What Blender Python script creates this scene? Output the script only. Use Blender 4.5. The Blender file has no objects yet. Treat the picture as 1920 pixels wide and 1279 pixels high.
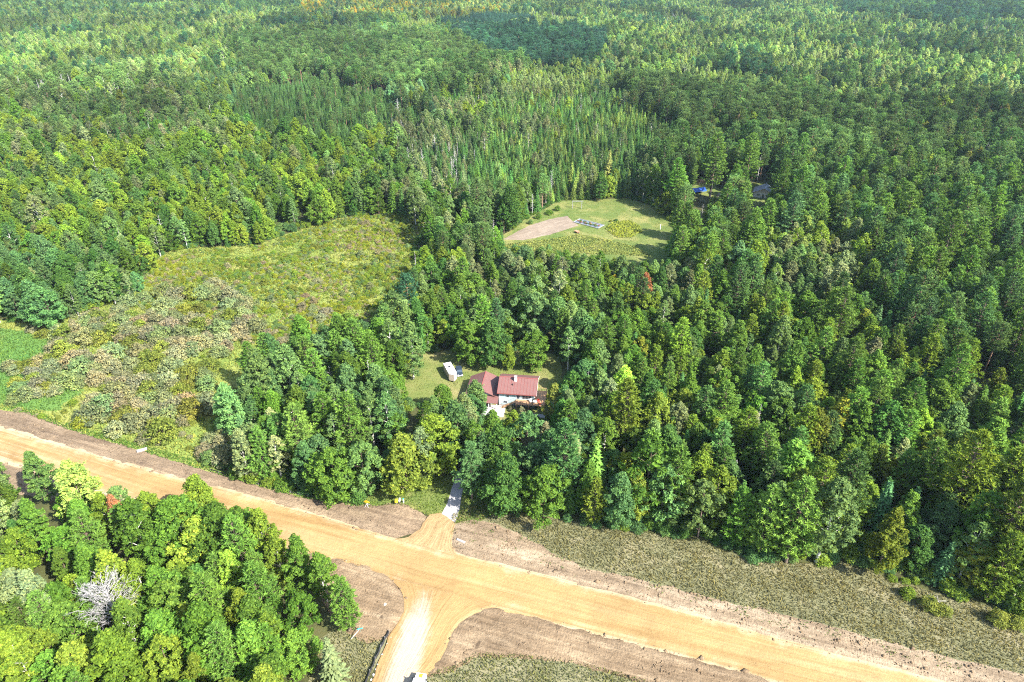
import bpy, math, random
import numpy as np
from mathutils import Vector, Matrix
from mathutils.geometry import delaunay_2d_cdt

rng = np.random.default_rng(7)
random.seed(7)
sc = bpy.context.scene
COL = sc.collection

# ------------------------------------------------------------------ camera, sky, sun, exposure
CAM_H, PITCH, FPX = 115.0, math.radians(30.0), 1280.0
cd = bpy.data.cameras.new('camera'); cd.sensor_width = 36; cd.lens = 24
cd.clip_start = 1; cd.clip_end = 12000
cam = bpy.data.objects.new('camera', cd); COL.objects.link(cam)
cam.location = (0, 0, CAM_H); cam.rotation_euler = (math.radians(90) - PITCH, 0, 0)
sc.camera = cam

SUN_EL = math.radians(41); SUN_DIR = Vector((0.79, -0.61, 0)).normalized()
w = bpy.data.worlds.new('World'); sc.world = w; w.use_nodes = True
nt = w.node_tree; nt.nodes.clear()
sky = nt.nodes.new('ShaderNodeTexSky'); sky.sky_type = 'NISHITA'; sky.sun_disc = False
sky.sun_elevation = SUN_EL; sky.sun_rotation = math.atan2(SUN_DIR.x, SUN_DIR.y)
bg = nt.nodes.new('ShaderNodeBackground'); bg.inputs[1].default_value = 0.14
wo = nt.nodes.new('ShaderNodeOutputWorld')
nt.links.new(sky.outputs[0], bg.inputs[0]); nt.links.new(bg.outputs[0], wo.inputs[0])
sd = bpy.data.lights.new('sun', 'SUN'); sd.energy = 5.0; sd.angle = math.radians(0.5); sd.color = (1.0, 0.965, 0.91)
sun = bpy.data.objects.new('sun', sd); COL.objects.link(sun)
to_sun = (SUN_DIR * math.cos(SUN_EL) + Vector((0, 0, math.sin(SUN_EL))))
sun.rotation_euler = (-to_sun).to_track_quat('-Z', 'Y').to_euler(); sun.location = (0, 0, 200)
sc.view_settings.view_transform = 'Standard'; sc.view_settings.look = 'None'
sc.view_settings.exposure = 1.95; sc.view_settings.gamma = 1
cy = sc.cycles
cy.max_bounces = 6; cy.diffuse_bounces = 3; cy.transmission_bounces = 4; cy.transparent_max_bounces = 4
cy.volume_bounces = 0; cy.caustics_reflective = False; cy.caustics_refractive = False
cy.use_denoising = False; cy.pixel_filter_type = 'BLACKMAN_HARRIS'; cy.filter_width = 1.1

# ------------------------------------------------------------------ pixel <-> ground (photo 1920 x 1279)
SP, CP = math.sin(PITCH), math.cos(PITCH)
def gp(px, py, z=0.0):
    u = (px - 960) / FPX; v = (639.5 - py) / FPX
    t = (CAM_H - z) / (SP - v * CP)
    return (t * u, t * (CP + v * SP))
def proj(x, y, z):
    dz = z - CAM_H; d = y * CP - dz * SP; up = y * SP + dz * CP
    return 960 + FPX * x / d, 639.5 - FPX * up / d
def gpoly(pts, z=0.0): return [gp(a, b, z) for a, b in pts]
def inside(poly, X, Y):
    X = np.asarray(X, float); Y = np.asarray(Y, float); c = np.zeros(X.shape, bool)
    n = len(poly)
    for i in range(n):
        x0, y0 = poly[i]; x1, y1 = poly[(i + 1) % n]
        if y0 == y1: continue
        m = ((y0 > Y) != (y1 > Y)) & (X < (x1 - x0) * (Y - y0) / (y1 - y0) + x0)
        c ^= m
    return c
def pdist(line, X, Y, closed=False):
    X = np.asarray(X, float); Y = np.asarray(Y, float); best = np.full(X.shape, 1e9)
    n = len(line)
    for i in range(n if closed else n - 1):
        ax, ay = line[i]; bx, by = line[(i + 1) % n]
        dx, dy = bx - ax, by - ay; L = dx * dx + dy * dy + 1e-9
        t = np.clip(((X - ax) * dx + (Y - ay) * dy) / L, 0, 1)
        best = np.minimum(best, np.hypot(X - ax - t * dx, Y - ay - t * dy))
    return best
def vnoise(x, y, seed=0):
    x = np.asarray(x, float); y = np.asarray(y, float)
    xi = np.floor(x).astype(np.int64); yi = np.floor(y).astype(np.int64)
    fx = x - xi; fy = y - yi; fx = fx * fx * (3 - 2 * fx); fy = fy * fy * (3 - 2 * fy)
    def h(a, b):
        n = (a * 374761393 + b * 668265263 + seed * 1442695041) & 0x7fffffff
        n = ((n ^ (n >> 13)) * 1274126177) & 0x7fffffff
        return ((n ^ (n >> 16)) & 0xffff) / 65535.0
    return (h(xi, yi) * (1 - fx) + h(xi + 1, yi) * fx) * (1 - fy) + (h(xi, yi + 1) * (1 - fx) + h(xi + 1, yi + 1) * fx) * fy

# ------------------------------------------------------------------ object helpers
def tag(o, label=None, cat=None, group=None, kind=None):
    if label: o['label'] = label
    if cat: o['category'] = cat
    if group: o['group'] = group
    if kind: o['kind'] = kind
    return o
def link(name, data, parent=None, loc=None):
    o = bpy.data.objects.new(name, data); COL.objects.link(o)
    if parent is not None: o.parent = parent
    if loc is not None: o.location = loc
    return o
def empty(name, loc=(0, 0, 0), rz=0.0):
    o = link(name, None, None, loc); o.rotation_euler = (0, 0, rz); o.empty_display_size = 0.5
    return o
def fast_mesh(name, V, groups, mats, tone=None, smooth=False):
    """groups: list of (faces (n,k) int array, material index)"""
    me = bpy.data.meshes.new(name)
    V = np.asarray(V, np.float32)
    me.vertices.add(len(V)); me.vertices.foreach_set('co', V.ravel())
    loops = np.concatenate([np.asarray(f, np.int32).ravel() for f, _ in groups])
    sizes = np.concatenate([np.full(len(f), np.asarray(f).shape[1], np.int32) for f, _ in groups])
    mi = np.concatenate([np.full(len(f), m, np.int32) for f, m in groups])
    starts = np.concatenate([[0], np.cumsum(sizes)[:-1]]).astype(np.int32)
    me.loops.add(len(loops)); me.loops.foreach_set('vertex_index', loops)
    me.polygons.add(len(sizes)); me.polygons.foreach_set('loop_start', starts)
    me.polygons.foreach_set('material_index', mi)
    if smooth: me.polygons.foreach_set('use_smooth', np.ones(len(sizes), bool))
    for m in mats: me.materials.append(m)
    if tone is not None:
        a = me.attributes.new('leaf_tone', 'FLOAT', 'FACE'); a.data.foreach_set('value', np.asarray(tone, np.float32))
    me.update(calc_edges=True); me.validate()
    return me

class MB:
    """collects boxes, prisms and tubes into one mesh"""
    def __init__(s): s.V = []; s.F = []
    def add(s, vs, fs):
        b = len(s.V); s.V += [tuple(v) for v in vs]; s.F += [tuple(b + i for i in f) for f in fs]; return s
    def box(s, x0, y0, z0, x1, y1, z1):
        return s.add([(x0,y0,z0),(x1,y0,z0),(x1,y1,z0),(x0,y1,z0),(x0,y0,z1),(x1,y0,z1),(x1,y1,z1),(x0,y1,z1)],
            [(0,3,2,1),(4,5,6,7),(0,1,5,4),(1,2,6,5),(2,3,7,6),(3,0,4,7)])
    def prism(s, base, top):
        n = len(base)
        return s.add(list(base) + list(top), [tuple(range(n - 1, -1, -1)), tuple(range(n, 2 * n))] +
            [(i, (i + 1) % n, n + (i + 1) % n, n + i) for i in range(n)])
    def slab(s, quad, th):
        q = [Vector(v) for v in quad]; n = (q[1] - q[0]).cross(q[2] - q[0]).normalized() * th
        return s.prism([v - n for v in q], q)
    def bar(s, a, b, r, n=6, r2=None):
        a = Vector(a); b = Vector(b); d = (b - a).normalized(); r2 = r if r2 is None else r2
        u = d.orthogonal().normalized(); v = d.cross(u)
        A = [a + (u * math.cos(t) + v * math.sin(t)) * r for t in [i * 2 * math.pi / n for i in range(n)]]
        B = [b + (u * math.cos(t) + v * math.sin(t)) * r2 for t in [i * 2 * math.pi / n for i in range(n)]]
        return s.prism(A, B)
    def build(s, name, mat, parent=None, bevel=0.0, loc=None):
        me = bpy.data.meshes.new(name); me.from_pydata(s.V, [], s.F); me.materials.append(mat); me.update()
        o = link(name, me, parent, loc)
        if bevel:
            m = o.modifiers.new('bevel', 'BEVEL'); m.width = bevel; m.segments = 2
        return o

# ------------------------------------------------------------------ materials
def new_mat(name):
    m = bpy.data.materials.new(name); m.use_nodes = True; t = m.node_tree; t.nodes.clear()
    out = t.nodes.new('ShaderNodeOutputMaterial'); return m, t, out
def N(t, typ, **kw):
    n = t.nodes.new(typ)
    for k, v in kw.items(): setattr(n, k, v)
    return n
def ramp(t, fac, stops):
    r = N(t, 'ShaderNodeValToRGB'); e = r.color_ramp.elements
    while len(e) > 1: e.remove(e[0])
    e[0].position, e[0].color = stops[0][0], (*stops[0][1], 1)
    for p, c in stops[1:]:
        k = e.new(p); k.color = (*c, 1)
    t.links.new(fac, r.inputs[0]); return r.outputs[0]
def noise(t, vec, scale, detail=4, rough=0.6, dist=0.0):
    n = N(t, 'ShaderNodeTexNoise'); n.inputs['Scale'].default_value = scale; n.inputs['Detail'].default_value = detail
    n.inputs['Roughness'].default_value = rough; n.inputs['Distortion'].default_value = dist
    if vec is not None: t.links.new(vec, n.inputs['Vector'])
    return n.outputs['Fac']
def mixc(t, a, b, fac, blend='MIX'):
    m = N(t, 'ShaderNodeMix'); m.data_type = 'RGBA'; m.blend_type = blend
    for v, i in ((fac, 0), (a, 6), (b, 7)):
        if isinstance(v, (int, float)): m.inputs[i].default_value = v
        elif isinstance(v, tuple): m.inputs[i].default_value = (*v, 1)
        else: t.links.new(v, m.inputs[i])
    return m.outputs[2]
def finish(t, out, col, rough=0.9, bump=None, bumpd=0.1, spec=0.2, metal=0.0):
    p = N(t, 'ShaderNodeBsdfPrincipled')
    if isinstance(col, tuple): p.inputs['Base Color'].default_value = (*col, 1)
    else: t.links.new(col, p.inputs['Base Color'])
    p.inputs['Roughness'].default_value = rough; p.inputs['Specular IOR Level'].default_value = spec
    p.inputs['Metallic'].default_value = metal
    if bump is not None:
        b = N(t, 'ShaderNodeBump'); b.inputs['Distance'].default_value = bumpd; b.inputs['Strength'].default_value = 1.0
        t.links.new(bump, b.inputs['Height']); t.links.new(b.outputs[0], p.inputs['Normal'])
    t.links.new(p.outputs[0], out.inputs[0])
def geo(t): return N(t, 'ShaderNodeNewGeometry').outputs['Position']
def mapping(t, vec, sc_, rot=0.0):
    m = N(t, 'ShaderNodeMapping'); m.inputs['Scale'].default_value = sc_; m.inputs['Rotation'].default_value = (0, 0, rot)
    t.links.new(vec, m.inputs['Vector']); return m.outputs[0]
def plain(name, col, rough=0.7, var=0.12, scale=3.0, spec=0.3, metal=0.0):
    m, t, o = new_mat(name)
    tc = N(t, 'ShaderNodeTexCoord').outputs['Object']
    f = noise(t, tc, scale, 5)
    c = ramp(t, f, [(0.3, tuple(x * (1 - var) for x in col)), (0.7, tuple(min(1, x * (1 + var)) for x in col))])
    finish(t, o, c, rough, None, spec=spec, metal=metal); return m
def ground_mat(name, stops, scale, fine=3.0, fine_amt=0.35, bump=0.12):
    m, t, o = new_mat(name); g = geo(t)
    f1 = noise(t, g, scale, 5, 0.65, 0.4); f2 = noise(t, g, fine, 4, 0.7)
    c = ramp(t, f1, stops)
    c2 = mixc(t, c, ramp(t, f2, [(0.3, (0.45, 0.45, 0.45)), (0.55, (1, 1, 1)), (0.8, (1.3, 1.3, 1.3))]), fine_amt, 'MULTIPLY')
    finish(t, o, c2, 0.95, f2, bump, spec=0.1); return m
def flow_mat(name, stops, along, across, fine_amt, pale=None, patch=None, tread=False, streak=0.45):
    """soil worked by machines: streaks follow the 'flow' attribute (metres along, metres across, paleness)"""
    m, t, o = new_mat(name); g = geo(t)
    at = N(t, 'ShaderNodeAttribute', attribute_name='flow').outputs['Vector']
    sx = N(t, 'ShaderNodeSeparateXYZ'); t.links.new(at, sx.inputs[0])
    cx = N(t, 'ShaderNodeCombineXYZ'); t.links.new(sx.outputs[0], cx.inputs[0]); t.links.new(sx.outputs[1], cx.inputs[1]); a = cx.outputs[0]
    f1 = noise(t, mapping(t, a, (along, across, 1)), 1.0, 6, 0.6, 0.9)
    f3 = noise(t, mapping(t, a, (along * 0.9, across * 3.5, 1)), 1.0, 5, 0.65, 0.12)
    f2 = noise(t, g, 2.2, 6, 0.75); fl = noise(t, g, 0.07, 5, 0.65, 0.5); fm = noise(t, g, 0.6, 5, 0.7, 0.3)
    c = ramp(t, f1, stops)
    if pale:
        k = N(t, 'ShaderNodeMath', operation='MULTIPLY_ADD'); k.inputs[1].default_value = 1.0
        t.links.new(f3, k.inputs[0]); t.links.new(sx.outputs[2], k.inputs[2])
        k2 = N(t, 'ShaderNodeMath', operation='MULTIPLY_ADD'); k2.inputs[1].default_value = 0.5
        t.links.new(fm, k2.inputs[0]); t.links.new(k.outputs[0], k2.inputs[2])
        c = mixc(t, c, pale, smooth(t, k2.outputs[0], 0.95, 1.6))
    c = mixc(t, c, ramp(t, f3, [(0.33, (0.7, 0.66, 0.6)), (0.5, (1, 1, 1)), (0.68, (1.12, 1.1, 1.07))]), streak, 'MULTIPLY')
    c = mixc(t, c, ramp(t, f2, [(0.3, (0.5, 0.48, 0.46)), (0.52, (1, 1, 1)), (0.75, (1.25, 1.22, 1.18))]), fine_amt, 'MULTIPLY')
    c = mixc(t, c, ramp(t, fm, [(0.3, (0.66, 0.63, 0.6)), (0.5, (1, 1, 1)), (0.7, (1.15, 1.13, 1.1))]), fine_amt, 'MULTIPLY')
    c = mixc(t, c, ramp(t, fl, [(0.3, (0.7, 0.67, 0.64)), (0.7, (1.2, 1.17, 1.12))]), 0.8 if pale is None or fine_amt > .5 else 0.65, 'MULTIPLY')
    if patch:
        k = noise(t, g, patch[1], 6, 0.75, 0.8)
        c = mixc(t, c, patch[0], ramp(t, k, [(patch[2], (0, 0, 0)), (patch[2] + 0.06, (1, 1, 1))]))
    h = N(t, 'ShaderNodeMath', operation='ADD'); t.links.new(f3, h.inputs[0]); t.links.new(f2, h.inputs[1]); hh = h.outputs[0]
    if tread:
        wv = N(t, 'ShaderNodeTexWave'); wv.inputs['Scale'].default_value = 0.62; wv.inputs['Distortion'].default_value = 4.0
        wv.inputs['Detail'].default_value = 3; wv.inputs['Detail Scale'].default_value = 0.8
        t.links.new(mapping(t, a, (1, 0.12, 1)), wv.inputs['Vector'])
        mk = N(t, 'ShaderNodeMath', operation='MULTIPLY'); t.links.new(wv.outputs['Fac'], mk.inputs[0]); t.links.new(smooth(t, fl, 0.45, 0.6), mk.inputs[1])
        h2 = N(t, 'ShaderNodeMath', operation='MULTIPLY_ADD'); h2.inputs[1].default_value = 0.045
        t.links.new(mk.outputs[0], h2.inputs[0]); t.links.new(hh, h2.inputs[2]); hh = h2.outputs[0]
    finish(t, o, c, 0.95, hh, 0.35 if fine_amt > .5 else 0.16, spec=0.1); return m
def smooth(t, v, lo, hi):
    mr = N(t, 'ShaderNodeMapRange', interpolation_type='SMOOTHSTEP'); mr.inputs[1].default_value = lo; mr.inputs[2].default_value = hi
    t.links.new(v, mr.inputs[0]); return mr.outputs[0]

def leaf_mat(name, transl=0.3, gloss=0.25, hue=(1.25, 1.1, 0.6)):
    m, t, o = new_mat(name)
    ti = N(t, 'ShaderNodeAttribute', attribute_type='INSTANCER', attribute_name='tint').outputs['Color']
    tn = N(t, 'ShaderNodeAttribute', attribute_name='leaf_tone').outputs['Fac']
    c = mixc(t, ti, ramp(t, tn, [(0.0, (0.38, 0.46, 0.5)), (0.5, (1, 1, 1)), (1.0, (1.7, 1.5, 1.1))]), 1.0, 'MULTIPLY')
    p = N(t, 'ShaderNodeBsdfPrincipled'); t.links.new(c, p.inputs['Base Color'])
    p.inputs['Roughness'].default_value = 0.55; p.inputs['Specular IOR Level'].default_value = gloss
    tr = N(t, 'ShaderNodeBsdfTranslucent'); t.links.new(mixc(t, c, hue, 1.0, 'MULTIPLY'), tr.inputs[0])
    mx = N(t, 'ShaderNodeMixShader'); mx.inputs[0].default_value = transl
    t.links.new(p.outputs[0], mx.inputs[1]); t.links.new(tr.outputs[0], mx.inputs[2]); t.links.new(mx.outputs[0], o.inputs[0])
    return m
def bark_mat(name, c0, c1, scale=2.0):
    m, t, o = new_mat(name)
    tc = N(t, 'ShaderNodeTexCoord').outputs['Object']
    f = noise(t, mapping(t, tc, (4, 4, 1)), scale, 4)
    finish(t, o, ramp(t, f, [(0.35, c0), (0.65, c1)]), 0.9, f, 0.05, spec=0.1); return m

M = {}
M['leaf'] = leaf_mat('leaf', 0.42, 0.06); M['needle'] = leaf_mat('needle', 0.33, 0.06, (1.15, 1.05, 0.7))
M['bark_brown'] = bark_mat('bark_brown', (0.07, 0.05, 0.035), (0.16, 0.12, 0.09))
M['bark_pale'] = bark_mat('bark_pale', (0.25, 0.24, 0.2), (0.5, 0.48, 0.42))
M['bark_red'] = bark_mat('bark_red', (0.13, 0.07, 0.045), (0.26, 0.17, 0.11))
M['deadwood'] = bark_mat('deadwood', (0.22, 0.205, 0.195), (0.4, 0.38, 0.36))
M['forest_floor'] = ground_mat('forest_floor', [(0.3, (0.035, 0.035, 0.015)), (0.6, (0.06, 0.065, 0.022)), (0.8, (0.09, 0.075, 0.035))], 0.15)
SAND = [(0.28, (0.21, 0.132, 0.054)), (0.5, (0.26, 0.172, 0.074)), (0.72, (0.3, 0.212, 0.104))]
M['sand'] = flow_mat('sand', SAND, 0.02, 0.3, 0.28, pale=(0.34, 0.265, 0.165), streak=0.5)
M['side_road_gravel'] = flow_mat('side_road_gravel', SAND, 0.03, 0.5, 0.25, pale=(0.315, 0.262, 0.195))
M['apron_sand'] = flow_mat('apron_sand', [(0.28, (0.2, 0.135, 0.065)), (0.5, (0.27, 0.19, 0.095)), (0.72, (0.33, 0.25, 0.14))], 0.06, 0.9, 0.5, streak=0.8)
M['soil'] = flow_mat('soil', [(0.25, (0.11, 0.077, 0.046)), (0.5, (0.195, 0.142, 0.088)), (0.75, (0.285, 0.218, 0.14))], 0.05, 0.4, 0.7, patch=((0.095, 0.066, 0.04), 0.3, 0.6), tread=True)
M['soil_dark'] = flow_mat('soil_dark', [(0.25, (0.1, 0.072, 0.048)), (0.5, (0.175, 0.13, 0.086)), (0.75, (0.28, 0.216, 0.14))], 0.035, 0.3, 0.75, pale=(0.34, 0.26, 0.17), patch=((0.09, 0.064, 0.042), 0.3, 0.6))
M['soil_pale'] = flow_mat('soil_pale', [(0.25, (0.135, 0.1, 0.066)), (0.5, (0.235, 0.18, 0.12)), (0.75, (0.33, 0.265, 0.185))], 0.05, 0.35, 0.7, patch=((0.06, 0.095, 0.022), 0.25, 0.63), tread=True)
M['dry_grass'] = ground_mat('dry_grass', [(0.3, (0.09, 0.088, 0.042)), (0.5, (0.135, 0.13, 0.066)), (0.7, (0.2, 0.175, 0.1))], 0.12, 2.5, 0.6)
M['lawn'] = ground_mat('lawn', [(0.3, (0.06, 0.1, 0.022)), (0.5, (0.1, 0.125, 0.032)), (0.66, (0.19, 0.175, 0.06))], 0.07, 2.0, 0.3, 0.06)
M['house_lawn'] = ground_mat('house_lawn', [(0.3, (0.075, 0.11, 0.024)), (0.5, (0.12, 0.135, 0.038)), (0.7, (0.2, 0.17, 0.072))], 0.08, 2.0, 0.3, 0.06)
M['marsh'] = ground_mat('marsh', [(0.3, (0.09, 0.145, 0.03)), (0.5, (0.15, 0.19, 0.04)), (0.72, (0.25, 0.23, 0.07))], 0.05, 1.6, 0.5, 0.2)
M['meadow'] = ground_mat('meadow', [(0.35, (0.06, 0.135, 0.028)), (0.55, (0.085, 0.155, 0.034)), (0.75, (0.16, 0.17, 0.06))], 0.05, 1.6, 0.4, 0.15)
M['tilled'] = flow_mat('tilled', [(0.3, (0.15, 0.12, 0.09)), (0.5, (0.195, 0.157, 0.12)), (0.7, (0.235, 0.195, 0.15))], 0.2, 0.9, 0.3)
M['driveway'] = ground_mat('driveway', [(0.3, (0.22, 0.21, 0.205)), (0.7, (0.34, 0.32, 0.31))], 0.4, 4.0, 0.3, 0.03)
M['concrete'] = ground_mat('concrete', [(0.3, (0.27, 0.255, 0.24)), (0.7, (0.36, 0.345, 0.325))], 0.4, 4.0, 0.25, 0.02)

# ------------------------------------------------------------------ ground sheets
def refine(line, step, jit, closed=True, seed=1):
    out = []; n = len(line)
    for i in range(n if closed else n - 1):
        a = np.array(line[i]); b = np.array(line[(i + 1) % n]); L = np.linalg.norm(b - a); k = max(1, int(L / step))
        nrm = np.array([-(b - a)[1], (b - a)[0]]) / (L + 1e-9)
        for j in range(k):
            p = a + (b - a) * j / k
            out.append(tuple(p + nrm * jit * (2 * vnoise(p[0] * 0.6, p[1] * 0.6, seed) - 1 + 0.6 * (2 * vnoise(p[0] * 2, p[1] * 2, seed + 5) - 1))))
    if not closed: out.append(tuple(line[-1]))
    return out
def sheet(name, poly, mat, z, cell, hfun=None, flow=None, jit=0.3, step=1.2, seed=1, label=None):
    """a ground sheet: ragged outline, triangulated over a jittered grid, lifted by hfun"""
    b = refine(poly, step, jit, True, seed)
    P = np.array(b); x0, y0 = P.min(0); x1, y1 = P.max(0)
    gx, gy = np.meshgrid(np.arange(x0, x1, cell), np.arange(y0, y1, cell)); gx = gx.ravel(); gy = gy.ravel()
    r = np.random.default_rng(seed); gx = gx + r.uniform(-.25, .25, gx.shape) * cell; gy = gy + r.uniform(-.25, .25, gy.shape) * cell
    k = inside(b, gx, gy); gx, gy = gx[k], gy[k]
    k = pdist(b, gx, gy, True) > cell * 0.35; gx, gy = gx[k], gy[k]
    pts = [Vector(p) for p in b] + [Vector((a, c)) for a, c in zip(gx, gy)]
    n = len(b)
    vs, es, fs, _, _, _ = delaunay_2d_cdt(pts, [(i, (i + 1) % n) for i in range(n)], [list(range(n))], 1, 1e-4)
    V = np.array([(v.x, v.y) for v in vs]); F = np.array([f for f in fs if len(f) == 3])
    Z = np.full(len(V), z)
    if hfun is not None: Z = Z + hfun(V[:, 0], V[:, 1], pdist(b, V[:, 0], V[:, 1], True))
    me = fast_mesh(name, np.column_stack([V, Z]), [(F, 0)], [mat], smooth=True)
    if flow is not None:
        fl = flow(V[:, 0], V[:, 1]); a = me.attributes.new('flow', 'FLOAT_VECTOR', 'POINT')
        a.data.foreach_set('vector', np.column_stack([fl[0], fl[1], fl[2] if len(fl) > 2 else np.zeros(len(V))]).astype(np.float32).ravel())
    o = link(name, me); o['kind'] = 'structure'
    if label: o['label'] = label
    return o
def line_flow(line):
    L = [np.array(p) for p in line]; cum = [0]
    for a, b in zip(L[:-1], L[1:]): cum.append(cum[-1] + np.linalg.norm(b - a))
    def f(X, Y):
        best = np.full(X.shape, 1e9); S = np.zeros(X.shape); T = np.zeros(X.shape)
        for i in range(len(L) - 1):
            a, b = L[i], L[i + 1]; d = b - a; ln = np.linalg.norm(d); d = d / ln
            t = np.clip((X - a[0]) * d[0] + (Y - a[1]) * d[1], 0, ln)
            dx = X - a[0] - d[0] * t; dy = Y - a[1] - d[1] * t; dist = np.hypot(dx, dy)
            side = np.sign(d[0] * dy - d[1] * dx); m = dist < best
            S = np.where(m, cum[i] + t, S); T = np.where(m, dist * side, T); best = np.minimum(best, dist)
        return S, T
    return f
def between_flow(left, right, wid):
    fl = line_flow(left)
    def f(X, Y):
        dl = pdist(left, X, Y); dr = pdist(right, X, Y); return fl(X, Y)[0], dl / (dl + dr + 1e-6) * wid
    return f
def rough_h(amp, scale, taper=1.5, seed=3, berm=0.0):
    def f(X, Y, D):
        h = amp * (0.6 * vnoise(X / scale, Y / scale, seed) + 0.4 * vnoise(X / scale * 2.7, Y / scale * 2.7, seed + 1))
        h = h + berm * np.exp(-((D - 1.3) / 0.7) ** 2) * vnoise(X * .35, Y * .35, seed + 2)
        return h * np.clip(D / taper, 0, 1)
    return f

R_UP = [(-260, 726), (0, 796), (119, 833), (219, 862), (313, 887), (440, 920), (560, 953), (716, 1003), (804, 1027), (841, 1034), (966, 1064), (1060, 1088), (1160, 1114), (1313, 1154), (1527, 1216), (1766, 1276), (2100, 1366)]
R_LO = [(-260, 790), (0, 867), (230, 938), (420, 996), (616, 1054), (760, 1098), (919, 1142), (1000, 1162), (1100, 1188), (1160, 1203), (1313, 1243), (1416, 1272), (1800, 1378)]
UP, LO = gpoly(R_UP), gpoly(R_LO)
CENTER = gpoly([(-260, 758), (0, 831), (219, 899), (440, 965), (616, 1012), (804, 1068), (966, 1108), (1160, 1160), (1416, 1226), (1760, 1312), (1950, 1370)])
ROAD = UP + LO[::-1]
# the forest floor reaches the horizon
fp = fast_mesh('ground', [(-6000, -300, 0), (6000, -300, 0), (6000, 9000, 0), (-6000, 9000, 0)], [(np.array([[0, 1, 2, 3]]), 0)], [M['forest_floor']])
link('ground', fp)['kind'] = 'structure'

_rf = line_flow(CENTER)
def road_flow(X, Y):
    S, T = _rf(X, Y); e = np.minimum(pdist(UP, X, Y), pdist(LO, X, Y)); px, py = proj(X, Y, 0)
    return S, T, np.clip(0.75 - e / 2.2, 0, 1) + 0.35 * np.clip((500 - px) / 500, 0, 1)
sheet('road', ROAD, M['sand'], 0.16, 2.5, rough_h(0.05, 5, 2), road_flow, 0.25, 1.5, 2)
BR_L = gpoly([(600, 1046), (640, 1052), (690, 1064), (725, 1083), (748, 1105), (759, 1126), (757, 1148), (747, 1168), (729, 1197), (697, 1279), (660, 1390)])
BR_R = gpoly([(1010, 1160), (930, 1146), (891, 1153), (862, 1171), (846, 1196), (841, 1217), (820, 1250), (797, 1275), (760, 1400)])
BRANCH = BR_L + BR_R[::-1]
_bf = between_flow(BR_L, BR_R, 12); PALE_LINE = gpoly([(800, 1095), (790, 1135), (775, 1190), (750, 1279), (725, 1380)])
def side_flow(X, Y):
    S, T = _bf(X, Y); px, py = proj(X, Y, 0); d = pdist(PALE_LINE, X, Y)
    return S, T, np.clip(1.35 - d / 3.2, 0, 1.1) * np.clip((py - 1085) / 90, 0, 1)
sheet('side_road', BRANCH, M['side_road_gravel'], 0.225, 1.3, rough_h(0.04, 4, 1.5), side_flow, 0.25, 1.2, 5)
AP_L = gpoly([(738, 1012), (765, 1008), (787, 994), (797, 977), (806, 966), (826, 962)])
AP_R = gpoly([(878, 1046), (856, 1038), (847, 1024), (850, 1000), (852, 982)])
sheet('driveway_apron', AP_L + AP_R[::-1], M['apron_sand'], 0.22, 1.2, rough_h(0.12, 1.5, 1.2), between_flow(AP_L, AP_R, 9), 0.2, 0.9, 13)

SOIL_NW = gpoly([(-260, 690), (0, 768), (53, 772), (125, 801), (181, 820), (263, 842), (313, 860), (400, 884), (488, 911), (560, 931), (669, 948), (747, 943), (781, 955), (806, 972), (790, 995), (747, 1010), (716, 1012), (560, 962), (440, 929), (313, 896), (219, 871), (119, 842), (0, 805), (-260, 735)])
sheet('soil_bank', SOIL_NW, M['soil_dark'], 0.03, 1.1, rough_h(0.55, 3.5, 4, 3, 0.5), line_flow(UP), 0.5, 1.2, 17)
SOIL_NE = gpoly([(848, 1040), (845, 1005), (852, 984), (888, 972), (935, 982), (997, 1012), (1044, 1040), (1091, 1062), (1160, 1078), (1228, 1093), (1356, 1127), (1527, 1166), (1698, 1213), (1826, 1243), (1920, 1264), (2100, 1310), (2100, 1376), (1766, 1284), (1527, 1224), (1313, 1162), (1160, 1122), (1060, 1096), (966, 1072)])
sheet('soil_verge', SOIL_NE, M['soil_pale'], 0.03, 1.0, rough_h(0.45, 3.0, 3.5, 7, 0.4), line_flow(UP), 0.5, 1.2, 19)
SOIL_SE = gpoly([(838, 1192), (855, 1168), (886, 1147), (925, 1134), (1000, 1154), (1100, 1180), (1160, 1195), (1313, 1235), (1416, 1264), (1560, 1305), (1500, 1380), (1177, 1276), (1100, 1250), (1060, 1243), (966, 1234), (888, 1234), (857, 1256), (800, 1270), (812, 1245), (832, 1216)])
sheet('soil_mound', SOIL_SE, M['soil'], 0.05, 1.0, rough_h(0.6, 3.0, 3, 9, 0.8), line_flow(LO), 0.35, 1.1, 23)
SOIL_SW = gpoly([(560, 1030), (616, 1044), (692, 1060), (728, 1080), (752, 1104), (764, 1126), (762, 1150), (750, 1170), (724, 1200), (690, 1206), (640, 1180), (600, 1120)])
sheet('soil_patch', SOIL_SW, M['soil'], 0.05, 1.0, rough_h(0.6, 2.2, 2, 4, 0.7), line_flow(LO), 0.35, 1.1, 29)
SOIL_W = gpoly([(-260, 774), (0, 854), (230, 925), (420, 983), (575, 1030), (560, 1070), (400, 1020), (230, 975), (0, 915), (-260, 840)])
sheet('soil_strip', SOIL_W, M['soil_dark'], 0.03, 1.4, rough_h(0.25, 3.0, 2, 5), line_flow(LO), 0.5, 1.3, 31)
VERGE = gpoly([(852, 985), (846, 968), (900, 940), (1100, 985), (1228, 1000), (1313, 1015), (1416, 1055), (1484, 1055), (1612, 1060), (1676, 1090), (1766, 1115), (1868, 1140), (2150, 1210), (2150, 1330), (1920, 1272), (1826, 1251), (1698, 1221), (1527, 1174), (1356, 1135), (1228, 1101), (1160, 1087), (1091, 1070), (1044, 1048), (997, 1020), (935, 990), (888, 980)])
sheet('grass_verge', VERGE, M['dry_grass'], 0.015, 2.0, None, None, 0.6, 1.5, 53)
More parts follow.
